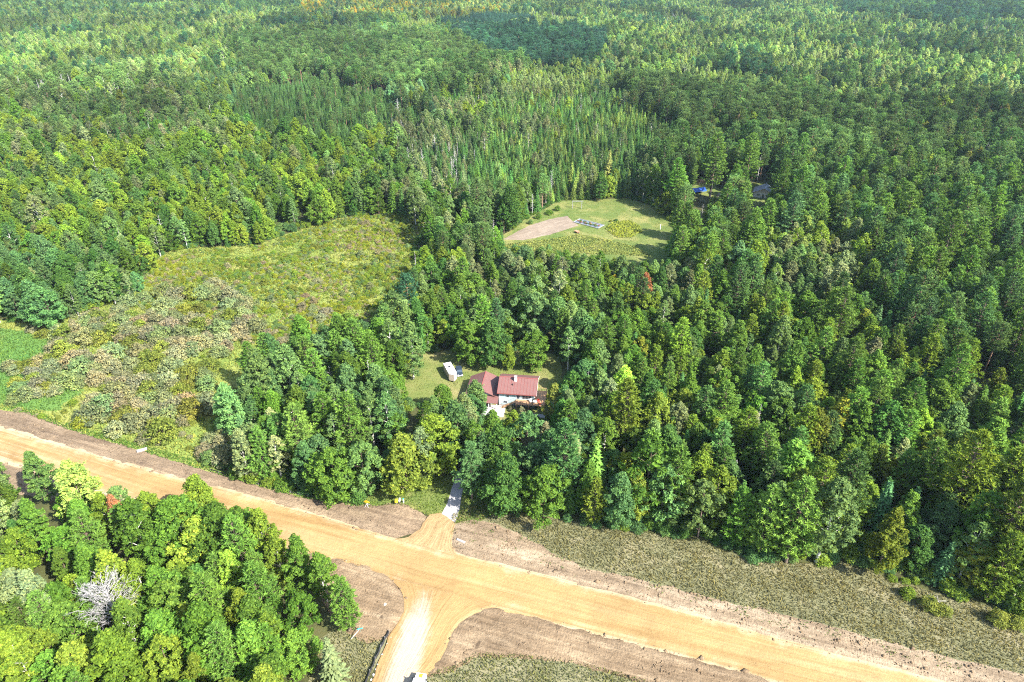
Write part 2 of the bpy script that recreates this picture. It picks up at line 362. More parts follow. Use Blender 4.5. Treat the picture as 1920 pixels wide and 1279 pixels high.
GRASS_S = gpoly([(790, 1268), (857, 1246), (888, 1226), (966, 1226), (1060, 1235), (1177, 1266), (1500, 1370), (760, 1420)])
sheet('grass_strip', GRASS_S, M['dry_grass'], 0.035, 2.0, None, None, 0.6, 1.5, 59)
GRASS_W = gpoly([(600, 1200), (650, 1170), (700, 1185), (733, 1188), (722, 1200), (690, 1279), (640, 1420), (540, 1420)])
sheet('roadside_grass', GRASS_W, M['dry_grass'], 0.03, 2.0, None, None, 0.5, 1.5, 61)
DRIVE_VERGE = gpoly([(669, 952), (700, 925), (760, 895), (900, 890), (930, 960), (890, 985), (850, 985), (806, 968), (779, 957), (747, 948)])
sheet('driveway_grass', DRIVE_VERGE, M['lawn'], 0.02, 2.0, None, None, 0.4, 1.2, 67)
DRIVE_L = gpoly([(826, 968), (838, 945), (846, 920), (856, 890), (880, 850), (905, 810), (918, 775)])
DRIVE_R = gpoly([(853, 983), (862, 955), (866, 925), (874, 895), (898, 855), (925, 815), (938, 775)])
sheet('driveway', DRIVE_L + DRIVE_R[::-1], M['driveway'], 0.06, 1.5, None, None, 0.1, 1.2, 71)
HLAWN = gpoly([(742, 716), (754, 692), (792, 662), (860, 655), (1050, 664), (1052, 720), (1036, 785), (940, 790), (870, 765), (800, 752), (735, 748)])
sheet('house_lawn', HLAWN, M['house_lawn'], 0.02, 3.0, None, None, 0.5, 2, 73)
GLAWN = gpoly([(925, 455), (1000, 403), (1050, 376), (1180, 372), (1235, 391), (1268, 425), (1264, 488), (1200, 500), (1040, 478), (930, 466)])
sheet('garden_lawn', GLAWN, M['lawn'], 0.02, 4.0, None, None, 0.8, 3, 79)
PLOT = gpoly([(943, 449), (990, 424), (1030, 411), (1063, 405), (1084, 423), (1033, 440), (980, 451)])
sheet('garden_plot', PLOT, M['tilled'], 0.05, 1.5, rough_h(0.1, 0.8, 0.5), line_flow(gpoly([(943, 449), (1075, 414)])), 0.3, 1.5, 83)
H2LAWN = gpoly([(1294, 364), (1306, 338), (1330, 336), (1342, 350), (1358, 364), (1350, 376), (1330, 368)])
sheet('yard_grass', H2LAWN, M['lawn'], 0.02, 4.0, None, None, 0.8, 3, 89)
H2YARD = gpoly([(1398, 366), (1408, 344), (1456, 343), (1454, 374), (1415, 386)])
sheet('yard_grass', H2YARD, M['lawn'], 0.02, 4.0, None, None, 0.8, 3, 91)
MARSH = gpoly([(-120, 590), (60, 606), (130, 596), (235, 560), (262, 505), (320, 470), (400, 462), (470, 462), (560, 432), (640, 408), (740, 400), (800, 410), (775, 470), (790, 580), (690, 650), (560, 690), (455, 740), (425, 862), (395, 884), (313, 861), (180, 822), (100, 796), (0, 770), (-120, 735)])
sheet('marsh', MARSH, M['marsh'], 0.012, 4.0, None, None, 1.0, 3, 97)
MEADOW = gpoly([(-120, 600), (40, 622), (95, 640), (130, 690), (150, 740), (110, 775), (40, 765), (0, 757), (-120, 725)])
sheet('meadow', MEADOW, M['meadow'], 0.035, 4.0, None, None, 2.6, 2.0, 101)
BANK = gpoly([(-60, 752), (60, 770), (130, 795), (200, 818), (280, 838), (360, 862), (430, 888), (520, 915), (620, 934), (660, 940), (665, 950), (560, 934), (400, 888), (263, 846), (125, 806), (53, 777), (-60, 758)])
sheet('ditch_grass', BANK, M['marsh'], 0.045, 1.5, rough_h(0.3, 2, 0.7), None, 0.4, 1.2, 103)

# ------------------------------------------------------------------ tree prototypes
def unit(v): return v / (np.linalg.norm(v, axis=-1, keepdims=True) + 1e-9)
def cards(C, Nn, L, W, T=None, r=rng, bend=0.25):
    """one bent lozenge of foliage per centre"""
    n = len(C)
    if T is None: T = unit(r.normal(size=(n, 3)))
    T = unit(T - (T * Nn).sum(1, keepdims=True) * Nn); S = np.cross(Nn, T)
    L = np.broadcast_to(L, (n,))[:, None]; W = np.broadcast_to(W, (n,))[:, None]
    V = np.stack([C + T * L, C + S * W - Nn * W * bend, C - T * L, C - S * W - Nn * W * bend], 1).reshape(-1, 3)
    return V, np.arange(4 * n).reshape(n, 4)
def tube(P, R, k=6):
    P = np.array(P, float); n = len(P); V = []; F = []
    for i in range(n):
        d = P[min(i + 1, n - 1)] - P[max(i - 1, 0)]; d = d / (np.linalg.norm(d) + 1e-9)
        u = np.cross(d, (0.31, 0.95, 0.12)); u /= np.linalg.norm(u) + 1e-9; v = np.cross(d, u)
        a = np.arange(k) * 2 * math.pi / k
        V.append(P[i] + R[i] * (np.cos(a)[:, None] * u + np.sin(a)[:, None] * v))
    V = np.concatenate(V)
    for i in range(n - 1):
        for j in range(k): F.append((i * k + j, i * k + (j + 1) % k, (i + 1) * k + (j + 1) % k, (i + 1) * k + j))
    return V, np.array(F)
class Geo:
    def __init__(s): s.V = []; s.F = []; s.n = 0; s.tone = []
    def add(s, V, F, tone=0.5):
        s.V.append(np.asarray(V, float)); s.F.append(np.asarray(F) + s.n); s.n += len(V)
        s.tone.append(np.broadcast_to(np.asarray(tone, float), (len(F),)))
    def arrays(s): return np.concatenate(s.V), np.concatenate(s.F), np.concatenate(s.tone)

def puff(g, c, rad, n, size, r, ctr, flat=0.8, tone0=0.5, up=0.35, ratio=0.55):
    n = int(n * 1.25); d = unit(r.normal(size=(n, 3))); d[:, 2] = np.where(d[:, 2] < -0.25, -d[:, 2] * 0.6, d[:, 2])
    kk = r.normal(size=(3, 3)) * 2.2; lump = 1 + 0.16 * np.sin(d @ kk.T + r.uniform(0, 6, 3)).sum(1, keepdims=True)
    C = c + d * rad * np.array([1, 1, flat]) * lump * (0.3 + 0.85 * r.uniform(0, 1, (n, 1)) ** 0.45)
    out = unit(C - ctr) * 0.4
    Nn = unit(d * 0.55 + out + np.array([0, 0, up]) + r.normal(size=(n, 3)) * 0.72)
    L = size * 0.9 * r.uniform(0.6, 1.35, n)
    V, F = cards(C, Nn, L, L * ratio, None, r)
    g.add(V, F, np.clip(tone0 + r.normal(0, 0.24, n), 0, 1))

def broadleaf(seed, h=18.0, rad=3.8, base=0.28, npuff=52, pr=1.35, per=115, size=0.3, top=1.0, cone=0.35):
    r = np.random.default_rng(seed); g = Geo(); t = Geo()
    lean = r.normal(0, 0.3, 2); z0 = h * base; zh = h - z0
    ctr = np.array([lean[0], lean[1], z0 + zh * 0.35])
    nl = 5; la = r.uniform(0, 6.28, nl); lz = r.uniform(0.1, 0.9, nl); ls = r.uniform(0.1, 0.5, nl); cs = []
    for i in range(npuff):
        f = ((i + r.uniform(0, 1)) / npuff) ** 0.85; a = i * 2.39996 + r.uniform(-.5, .5)
        prof = (math.sin(math.pi * min(1, 0.16 + f * 0.84)) ** 0.62) * (1 - cone * f) * 1.12
        k = prof * (0.72 + sum(ls[j] * max(0, math.cos(a - la[j])) ** 2 * math.exp(-((f - lz[j]) / .22) ** 2) for j in range(nl))) * r.uniform(0.78, 1.08)
        c = np.array([lean[0] * f + rad * k * math.cos(a), lean[1] * f + rad * k * math.sin(a), z0 + zh * f * 0.97])
        cs.append(c); q = pr * r.uniform(0.5, 1.15) * (1 - 0.3 * f)
        puff(g, c, q, int(per * (q / pr) ** 1.5 * 1.2) + 20, size * r.uniform(.85, 1.15), r, ctr, r.uniform(0.8, 1.25), 0.5 + r.uniform(-.2, .2))
        for _ in range(2):   # stray shoots break the outline
            d = unit(unit(c - ctr) + np.array([0, 0, .6]) + r.normal(size=3) * .5)
            puff(g, c + d * q * r.uniform(0.9, 1.25), q * 0.34, 14, size, r, ctr, 1.3, 0.62)
    for i in range(npuff // 3):   # thinner leafage inside
        f = r.uniform(.1, .85); a = r.uniform(0, 6.28); c = np.array([math.cos(a) * rad * .35, math.sin(a) * rad * .35, z0 + zh * f])
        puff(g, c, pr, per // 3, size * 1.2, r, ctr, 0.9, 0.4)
    P = [(0, 0, -0.3), (lean[0] * .3, lean[1] * .3, max(h * base, 1.5)), (lean[0] * .7, lean[1] * .7, h * 0.55), (lean[0], lean[1], h * 0.9)]
    t.add(*tube(P, [h * 0.014, h * 0.011, h * 0.007, 0.03], 7))
    for c in cs[4::4]:
        zz = max(1.2, c[2] - np.hypot(c[0], c[1]) * 1.0); s0 = np.array([lean[0] * zz / h, lean[1] * zz / h, zz])
        t.add(*tube([s0, (s0 + c) / 2 + (0, 0, 0.2), c], [h * 0.005, h * 0.0035, 0.025], 4))
    return t, g

def tuft(g, c, d, n, size, r, tone, width=0.2):
    """a brush of needles at c pointing along d"""
    D = unit(d + r.normal(size=(n, 3)) * 0.6); C = c + D * size * 0.55
    Nn = unit(np.cross(D, r.normal(size=(n, 3))) + np.array([0, 0, 0.5]))
    V, F = cards(C, Nn, size * r.uniform(.75, 1.2, n), size * width, D, r, 0.1)
    g.add(V, F, np.clip(tone + r.normal(0, 0.1, n), 0, 1))

def white_pine(seed, h=21.0, rad=3.9, base=0.2, gap=1.0):
    r = np.random.default_rng(seed); g = Geo(); t = Geo()
    t.add(*tube([(0, 0, -.3), (0.1, 0, h * .4), (0, .1, h * .8), (0, 0, h)], [h * .015, h * .011, h * .005, .03], 7))
    z = h * base; k = 0
    while z < h - 0.5:
        f = (z / h - base) / (1 - base); L = rad * (min(1, 0.62 + f * 1.6) if f < 0.25 else (1 - f) ** 0.72 * 1.2) * r.uniform(0.8, 1.15)
        nb = 7 if f < 0.7 else 5; a0 = r.uniform(0, 6.28)
        for j in range(nb):
            a = a0 + j * 6.283 / nb + r.uniform(-.3, .3); l = L * r.uniform(0.6, 1.15) + 0.3; rise = 0.1 + 0.5 * f
            dirv = np.array([math.cos(a), math.sin(a), 0]); side = np.array([-dirv[1], dirv[0], 0])
            tip = dirv * l + np.array([0, 0, z + l * rise])
            if l > 1.2: t.add(*tube([(0, 0, z), dirv * l * .6 + (0, 0, z + l * rise * .45), tip], [0.07, 0.045, 0.02], 3))
            m = max(3, int(l * 2.9)); tn = 0.5 + r.uniform(-.16, .16)
            for q in range(m):
                u = 0.3 + 0.7 * (q + r.uniform(0, .8)) / m; sp = r.uniform(-1, 1) * 0.34 * l * (1.15 - u * 0.75)
                c = dirv * l * u + side * sp + np.array([0, 0, z + l * rise * (u ** 1.4) + r.uniform(-.1, .12)])
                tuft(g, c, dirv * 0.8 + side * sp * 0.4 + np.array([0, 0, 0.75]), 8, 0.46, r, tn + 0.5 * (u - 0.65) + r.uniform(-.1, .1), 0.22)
        z += gap * r.uniform(0.75, 1.2) * (1.0 if f < 0.6 else 0.75); k += 1
    for q in range(6): tuft(g, np.array([0, 0, h - 0.25 * q]), np.array([0, 0, 1.0]), 8, 0.45, r, 0.6, 0.2)
    return t, g

def spruce(seed, h=15.0, rad=1.9, base=0.06, droop=0.3):
    r = np.random.default_rng(seed); g = Geo(); t = Geo()
    t.add(*tube([(0, 0, -.3), (0, 0, h * .5), (0, 0, h)], [h * .012, h * .008, .02], 6))
    z = h * base
    while z < h - 0.25:
        f = z / h; L = rad * (1 - f) ** 0.85 * r.uniform(0.82, 1.15) + 0.12; nb = 8 if f < 0.75 else 5; a0 = r.uniform(0, 6.28)
        for j in range(nb):
            a = a0 + j * 6.283 / nb + r.uniform(-.25, .25); l = L * r.uniform(0.7, 1.12); dirv = np.array([math.cos(a), math.sin(a), 0]); side = np.array([-dirv[1], dirv[0], 0])
            m = max(2, int(l * 4.2)); tn = 0.48 + r.uniform(-.15, .15); uu = (np.arange(m) + r.uniform(0, 1, m)) / m * 0.85 + 0.15
            C = dirv * (l * uu)[:, None] + side * (r.uniform(-1, 1, m) * 0.26 * l * (1.1 - uu))[:, None]
            C[:, 2] = z - droop * l * uu + 0.16 * l * uu ** 3 + r.uniform(-.06, .06, m)
            T = unit(np.tile(dirv + side * 0, (m, 1)) + side * r.uniform(-.8, .8, (m, 1)) + np.array([0, 0, -0.15]))
            Nn = unit(np.tile([0, 0, 1.0], (m, 1)) + dirv * 0.35 + r.normal(size=(m, 3)) * 0.35)
            V, F = cards(C, Nn, 0.34 * r.uniform(.8, 1.25, m), 0.15, T, r, 0.5)
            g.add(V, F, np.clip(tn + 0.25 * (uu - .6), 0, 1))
        z += 0.4 + 0.12 * (1 - f)
    for q in range(4): tuft(g, np.array([0, 0, h - 0.2 * q]), np.array([0, 0, 1.0]), 5, 0.28, r, 0.5, 0.25)
    return t, g

def red_pine(seed, h=21.0, rad=2.6, base=0.5):
    r = np.random.default_rng(seed); g = Geo(); t = Geo()
    t.add(*tube([(0, 0, -.3), (0, 0, h * .5), (0, 0, h * .97)], [h * .012, h * .0095, .04], 7))
    ctr = np.array([0, 0, h * (base + .2)])
    n = 58
    for i in range(n):
        f = (i + r.uniform(0, 1)) / n; z = h * (base + (1 - base) * f); R = rad * (math.sin(math.pi * (0.2 + 0.75 * f)) ** 0.8) * r.uniform(0.55, 1.1)
        a = i * 2.4 + r.uniform(-.4, .4); c = np.array([R * math.cos(a), R * math.sin(a), z])
        t.add(*tube([(0, 0, z - R * .15), c], [0.06, 0.02], 3)); tn = 0.5 + r.uniform(-.2, .2)
        for q in range(9):
            o = r.normal(size=3) * np.array([.62, .62, .34]); tuft(g, c + o, unit(c + o - ctr) + np.array([0, 0, .6]), 9, 0.4, r, tn + r.uniform(-.12, .12), 0.26)
    return t, g

def dead_tree(seed, h=14.0, spread=1.6, base=0.25, twigs=3, nb=22, up=0.35, fine=False):
    r = np.random.default_rng(seed); t = Geo()
    t.add(*tube([(0, 0, -.3), (0.1, 0, h * .5), (0, 0.15, h)], [h * .013, h * .009, .03], 6))
    for i in range(nb):
        f = base + (1 - base) * (i + r.uniform(0, 1)) / nb; z = h * f; l = spread * (1.15 - f) ** 0.6 * r.uniform(0.5, 1.2); a = i * 2.4 + r.uniform(-.5, .5)
        d = np.array([math.cos(a), math.sin(a), up + r.uniform(-.15, .25)]); p0 = np.array([0.05, 0.05, z]); p1 = p0 + d * l * .5 + (0, 0, l * .06); p2 = p0 + d * l + (0, 0, l * .2)
        t.add(*tube([p0, p1, p2], [0.06 + l * .008, 0.04, 0.018], 4))
        for q in range(twigs):
            u = r.uniform(.3, 1.0); b = p0 + (p2 - p0) * u; dd = unit(d + r.normal(size=3) * 0.6); e = b + dd * l * r.uniform(.25, .5)
            t.add(*tube([b, e], [0.03, 0.014], 3))
            if fine:
                for _ in range(3):
                    b2 = b + (e - b) * r.uniform(.3, 1); t.add(*tube([b2, b2 + unit(dd + r.normal(size=3) * .6) * l * .22], [0.022, 0.012], 3))
    return t, None

def shrub(seed, h=2.8, rad=2.0):
    r = np.random.default_rng(seed); g = Geo(); t = Geo(); ctr = np.array([0, 0, h * .2])
    for i in range(20):
        f = (i + .5) / 20; zz = 1 - f * 1.02; a = i * 2.4; rr = math.sqrt(max(0, 1 - zz * zz))
        c = np.array([rr * math.cos(a) * rad * .8, rr * math.sin(a) * rad * .8, h * (0.12 + .68 * zz)]) * r.uniform(.8, 1.12)
        puff(g, c, 0.62 * r.uniform(.7, 1.25), 90, 0.17, r, ctr, .85, .5 + r.uniform(-.2, .2), 0.5, 0.5)
        t.add(*tube([(0, 0, -.1), c * .55 + (0, 0, .1), c * 1.12], [.05, .035, .015], 4))
    return t, g

KINDS = {}
def register(kind, protos, leafm, barkm):
    KINDS[kind] = []
    for i, (t, g) in enumerate(protos):
        tV, tF, tt = t.arrays()
        trunk = fast_mesh(kind + '_trunk', tV, [(tF, 0)], [barkm], tt, True)
        crown = whole = None
        if g is not None:
            gV, gF, gt = g.arrays()
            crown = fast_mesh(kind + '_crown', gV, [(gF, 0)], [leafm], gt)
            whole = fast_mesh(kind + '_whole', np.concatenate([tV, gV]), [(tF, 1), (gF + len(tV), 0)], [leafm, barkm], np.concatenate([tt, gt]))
        else: whole = trunk
        h = tV[:, 2].max() if g is None else gV[:, 2].max()
        KINDS[kind].append(dict(trunk=trunk, crown=crown, whole=whole, h=float(h), src=None))
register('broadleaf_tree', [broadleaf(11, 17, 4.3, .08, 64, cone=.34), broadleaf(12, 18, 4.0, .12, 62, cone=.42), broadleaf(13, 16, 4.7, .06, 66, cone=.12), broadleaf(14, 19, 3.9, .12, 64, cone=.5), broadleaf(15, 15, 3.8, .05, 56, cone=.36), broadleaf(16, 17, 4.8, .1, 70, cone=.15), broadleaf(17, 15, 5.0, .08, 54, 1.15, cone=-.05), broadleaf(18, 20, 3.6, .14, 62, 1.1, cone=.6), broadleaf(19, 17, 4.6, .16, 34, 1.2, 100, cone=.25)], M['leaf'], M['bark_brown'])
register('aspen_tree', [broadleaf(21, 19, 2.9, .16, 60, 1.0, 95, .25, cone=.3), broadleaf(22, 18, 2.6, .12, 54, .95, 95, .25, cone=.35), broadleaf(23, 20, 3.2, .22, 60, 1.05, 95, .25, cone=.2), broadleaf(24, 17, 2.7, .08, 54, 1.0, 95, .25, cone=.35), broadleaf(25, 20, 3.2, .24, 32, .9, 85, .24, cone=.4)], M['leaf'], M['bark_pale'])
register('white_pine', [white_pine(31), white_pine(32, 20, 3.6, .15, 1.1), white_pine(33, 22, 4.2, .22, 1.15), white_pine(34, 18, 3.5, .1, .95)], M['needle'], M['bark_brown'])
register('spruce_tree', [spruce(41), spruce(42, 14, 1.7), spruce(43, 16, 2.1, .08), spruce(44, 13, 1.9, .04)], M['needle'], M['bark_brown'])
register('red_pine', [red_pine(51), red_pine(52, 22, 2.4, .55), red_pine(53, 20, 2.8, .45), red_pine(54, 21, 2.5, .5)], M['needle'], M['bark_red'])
register('dead_tree', [dead_tree(61), dead_tree(62, 15, 1.3, .2), dead_tree(63, 13, 2.0, .3, 4), dead_tree(64, 12, 1.2, .15)], None, M['deadwood'])
register('willow_shrub', [shrub(71), shrub(72, 3.2, 1.9), shrub(73, 2.4, 2.3), shrub(74, 3.0, 1.7)], M['leaf'], M['bark_brown'])

# ------------------------------------------------------------------ where each kind grows
C_ = dict(
    mid=(0.082, 0.165, 0.024), dark=(0.056, 0.13, 0.028), yellow=(0.19, 0.235, 0.026), lime=(0.132, 0.21, 0.026), blue=(0.072, 0.16, 0.052),
    grey=(0.16, 0.215, 0.09), aspen=(0.105, 0.188, 0.056), pine=(0.095, 0.19, 0.032), pinedark=(0.07, 0.15, 0.04), spruce=(0.074, 0.18, 0.04),
    redpine=(0.095, 0.175, 0.05), olive=(0.15, 0.19, 0.036), tan=(0.22, 0.215, 0.115), teal=(0.046, 0.13, 0.06), gold=(0.29, 0.25, 0.024), rust=(0.34, 0.17, 0.08), ash=(0.195, 0.215, 0.115), cloudshade=(0.036, 0.098, 0.056),  # the last tint darkens conifers to paint in cloud shadow
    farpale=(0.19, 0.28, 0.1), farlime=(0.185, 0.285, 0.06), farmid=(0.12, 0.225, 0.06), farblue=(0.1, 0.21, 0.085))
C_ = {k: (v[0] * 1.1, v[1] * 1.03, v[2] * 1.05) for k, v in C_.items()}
Z = [  # (pixel polygon of canopy, [(kind, weight, tints, scale lo, hi)], spacing)
 ('nearleft', [(-400, 860), (90, 880), (200, 920), (380, 905), (480, 940), (560, 990), (690, 1100), (690, 1180), (640, 1240), (560, 1500), (-400, 1500)],
  [('broadleaf_tree', .5, ['mid', 'lime', 'lime', 'dark', 'mid'], .75, 1.0), ('aspen_tree', .3, ['lime', 'mid', 'lime', 'grey'], .75, 1.0), ('white_pine', .16, ['pine', 'blue'], .65, .95), ('dead_tree', .03, ['ash'], .7, 1)], 4.9),
 ('darkgap', [(545, 345), (572, 345), (605, 432), (566, 432)], [], 5),
 ('house', [(430, 620), (600, 560), (800, 600), (1100, 560), (1120, 760), (1020, 960), (700, 960), (470, 900), (420, 760)],
  [('broadleaf_tree', .45, ['mid', 'blue', 'aspen', 'dark', 'blue'], .8, 1.08), ('aspen_tree', .3, ['aspen', 'blue', 'grey', 'mid'], .85, 1.1), ('white_pine', .26, ['pine', 'blue'], .8, 1.05), ('spruce_tree', .06, ['spruce', 'blue'], .9, 1.3), ('dead_tree', .05, ['ash'], .8, 1.1)], 5.0),
 ('behindhouse', [(760, 470), (1300, 470), (1320, 600), (1000, 620), (790, 620)],
  [('broadleaf_tree', .5, ['mid', 'dark', 'lime', 'aspen'], .7, .95), ('aspen_tree', .22, ['aspen', 'mid', 'grey'], .7, .9), ('white_pine', .18, ['pine', 'pinedark'], .65, .9), ('dead_tree', .04, ['ash'], .6, .9), ('spruce_tree', .06, ['spruce'], .7, 1.0)], 5.0),
 ('palegrove', [(1440, 430), (1620, 430), (1640, 520), (1500, 560), (1420, 520)], [('aspen_tree', .7, ['lime', 'grey', 'farlime', 'aspen'], .75, .95), ('broadleaf_tree', .3, ['lime', 'grey'], .7, .9)], 4.8),
 ('pines_east', [(1230, 270), (1500, 300), (1920, 330), (2300, 340), (2300, 640), (1720, 640), (1620, 470), (1430, 440), (1290, 500), (1240, 430)],
  [('white_pine', .62, ['pine', 'pinedark', 'blue', 'pine'], .85, 1.1), ('red_pine', .14, ['redpine'], .8, 1.0), ('broadleaf_tree', .2, ['dark', 'mid', 'lime'], .7, .95), ('dead_tree', .03, ['ash'], .7, 1)], 5.2),
 ('nearright', [(1000, 540), (1500, 480), (2400, 560), (2600, 1300), (1900, 1200), (1400, 1100), (1000, 1000)],
  [('broadleaf_tree', .4, ['mid', 'dark', 'mid', 'lime', 'aspen', 'lime', 'yellow', 'mid'], .75, 1.08), ('aspen_tree', .17, ['aspen', 'grey', 'lime', 'mid'], .75, 1.05), ('white_pine', .36, ['pine', 'pine', 'lime', 'pinedark'], .75, 1.1), ('spruce_tree', .16, ['spruce', 'blue', 'pine'], .9, 1.3), ('dead_tree', .03, ['ash'], .7, 1)], 5.1),
 ('redpine_east', [(1140, 150), (1420, 165), (1600, 190), (1920, 200), (2300, 200), (2300, 330), (1500, 300), (1230, 270), (1290, 230)],
  [('red_pine', .66, ['redpine', 'redpine', 'pinedark'], .9, 1.12), ('broadleaf_tree', .2, ['mid', 'lime', 'olive'], .8, 1.0), ('white_pine', .1, ['pinedark'], .8, 1), ('dead_tree', .04, ['ash'], .8, 1.1)], 5.4),
 ('snags', [(735, 215), (820, 205), (890, 260), (880, 330), (760, 330)], [('dead_tree', .3, ['ash'], .8, 1.05), ('spruce_tree', .4, ['spruce', 'grey'], .8, 1.0), ('aspen_tree', .3, ['grey', 'aspen'], .7, .9)], 4.2),
 ('spruces', [(820, 165), (1000, 160), (1330, 150), (1290, 240), (1230, 300), (1180, 340), (880, 340), (830, 250)],
  [('spruce_tree', .8, ['spruce', 'farmid', 'pine', 'spruce', 'dark', 'farlime'], .6, 1.0), ('aspen_tree', .12, ['aspen', 'grey'], .6, .85), ('broadleaf_tree', .04, ['lime'], .6, .7), ('dead_tree', .02, ['ash'], .7, .9)], 3.6),
 ('gardenedge', [(700, 300), (900, 330), (1260, 310), (1260, 400), (1000, 410), (930, 460), (760, 480), (720, 400)],
  [('aspen_tree', .3, ['aspen', 'grey', 'mid'], .75, 1.0), ('broadleaf_tree', .28, ['mid', 'aspen', 'grey', 'dark'], .7, .95), ('spruce_tree', .24, ['spruce', 'pine'], .85, 1.2), ('red_pine', .1, ['redpine'], .8, .95), ('dead_tree', .06, ['ash'], .7, 1)], 4.8),
 ('plantation', [(430, 150), (560, 130), (700, 150), (780, 190), (720, 240), (560, 250), (420, 220)], [('spruce_tree', .9, ['pinedark', 'redpine', 'dark'], .6, .72), ('red_pine', .1, ['redpine'], .6, .7)], 3.6),
 ('redpine_mid', [(430, 70), (620, 60), (860, 75), (980, 120), (900, 160), (700, 150), (460, 130)], [('red_pine', .72, ['redpine', 'redpine', 'pinedark'], .85, 1.05), ('aspen_tree', .16, ['aspen', 'grey'], .8, 1), ('dead_tree', .05, ['ash'], .8, 1.1), ('broadleaf_tree', .07, ['mid'], .8, 1)], 5.2),
 ('left_grey', [(0, 150), (240, 140), (430, 190), (420, 250), (200, 260), (0, 290)], [('broadleaf_tree', .3, ['mid', 'aspen', 'lime'], .75, 1), ('aspen_tree', .25, ['grey', 'aspen'], .8, 1), ('spruce_tree', .2, ['spruce', 'pinedark'], .9, 1.2), ('red_pine', .12, ['redpine'], .8, 1), ('dead_tree', .13, ['ash'], .8, 1.1)], 5.0),
 ('left_low', [(-300, 440), (250, 440), (250, 600), (-300, 640)], [('broadleaf_tree', .65, ['blue', 'mid', 'dark', 'aspen'], .75, 1.0), ('aspen_tree', .25, ['aspen', 'blue', 'grey'], .7, .95), ('dead_tree', .05, ['ash'], .7, .9), ('white_pine', .05, ['pinedark'], .7, .9)], 5.2),
 ('left_mid', [(-300, 200), (430, 210), (720, 240), (760, 330), (800, 440), (560, 480), (250, 520), (-300, 520)],
  [('broadleaf_tree', .68, ['lime', 'mid', 'lime', 'dark', 'aspen', 'lime', 'mid'], .7, 1.02), ('aspen_tree', .2, ['lime', 'grey', 'aspen', 'aspen'], .7, .95), ('dead_tree', .04, ['ash'], .7, 1), ('spruce_tree', .05, ['spruce'], .9, 1.1), ('white_pine', .03, ['pinedark'], .8, .9)], 5.3),
 ('cloud_shade_stand', [(830, 62), (900, 45), (1090, 48), (1150, 70), (1130, 100), (1000, 122), (880, 105)], [('red_pine', .55, ['cloudshade', 'cloudshade', 'teal'], .85, 1.0), ('spruce_tree', .45, ['cloudshade', 'teal'], .9, 1.2)], 4.6),  # cloud shadow painted into the colour of these conifers
 ('cloud_shade_stand2', [(810, 34), (870, 26), (1000, 25), (1000, 31), (870, 40), (815, 46)], [('spruce_tree', 1, ['cloudshade'], .9, 1.1)], 4),  # upper sliver of that cloud shadow, also put into the tree tint
 ('cloud_shade_stand3', [(1560, -10), (1920, -12), (2200, -10), (2200, 42), (1740, 42), (1700, 22), (1580, 22)], [('red_pine', .6, ['cloudshade', 'teal', 'pinedark'], .85, 1.05), ('spruce_tree', .3, ['teal', 'cloudshade'], 1, 1.2)], 4.6),  # second cloud-shadow patch, painted with darkened conifer tints
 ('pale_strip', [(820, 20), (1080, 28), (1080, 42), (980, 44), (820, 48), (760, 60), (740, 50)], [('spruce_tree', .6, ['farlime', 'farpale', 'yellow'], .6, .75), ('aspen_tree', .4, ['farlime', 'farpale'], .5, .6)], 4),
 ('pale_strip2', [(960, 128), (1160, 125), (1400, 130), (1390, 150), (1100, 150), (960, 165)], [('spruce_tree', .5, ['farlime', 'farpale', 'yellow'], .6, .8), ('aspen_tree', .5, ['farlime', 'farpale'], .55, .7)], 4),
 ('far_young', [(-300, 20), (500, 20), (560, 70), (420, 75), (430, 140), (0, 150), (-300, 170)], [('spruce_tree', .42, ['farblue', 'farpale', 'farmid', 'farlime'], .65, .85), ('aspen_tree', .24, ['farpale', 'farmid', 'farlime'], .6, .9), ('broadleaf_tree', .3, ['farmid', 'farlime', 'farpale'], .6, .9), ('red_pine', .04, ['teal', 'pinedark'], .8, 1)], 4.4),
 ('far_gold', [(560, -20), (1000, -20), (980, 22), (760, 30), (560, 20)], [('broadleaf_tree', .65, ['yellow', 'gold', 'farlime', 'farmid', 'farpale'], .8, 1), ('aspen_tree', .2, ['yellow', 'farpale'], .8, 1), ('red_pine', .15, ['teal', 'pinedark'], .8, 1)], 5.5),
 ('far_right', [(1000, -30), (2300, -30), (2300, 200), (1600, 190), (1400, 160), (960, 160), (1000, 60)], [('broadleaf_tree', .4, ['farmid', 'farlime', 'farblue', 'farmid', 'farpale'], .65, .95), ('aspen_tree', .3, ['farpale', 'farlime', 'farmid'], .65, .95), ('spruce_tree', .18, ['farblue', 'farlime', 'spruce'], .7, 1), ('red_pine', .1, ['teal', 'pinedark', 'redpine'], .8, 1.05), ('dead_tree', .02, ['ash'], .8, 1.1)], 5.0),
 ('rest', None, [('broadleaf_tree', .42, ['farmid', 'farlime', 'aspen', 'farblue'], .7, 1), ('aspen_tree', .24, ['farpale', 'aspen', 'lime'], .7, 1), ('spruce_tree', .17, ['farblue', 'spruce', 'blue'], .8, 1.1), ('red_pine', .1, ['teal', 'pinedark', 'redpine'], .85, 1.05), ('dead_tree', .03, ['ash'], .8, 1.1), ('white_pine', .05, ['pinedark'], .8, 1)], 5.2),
]
NO_BASE = [ROAD, BRANCH, SOIL_NW, SOIL_NE, SOIL_SE, SOIL_SW, SOIL_W, VERGE, GRASS_S, GRASS_W, HLAWN, GLAWN, H2LAWN, H2YARD, MARSH, DRIVE_L + DRIVE_R[::-1],
           gpoly([(820, 985), (795, 940), (835, 880), (880, 885), (880, 985)])]
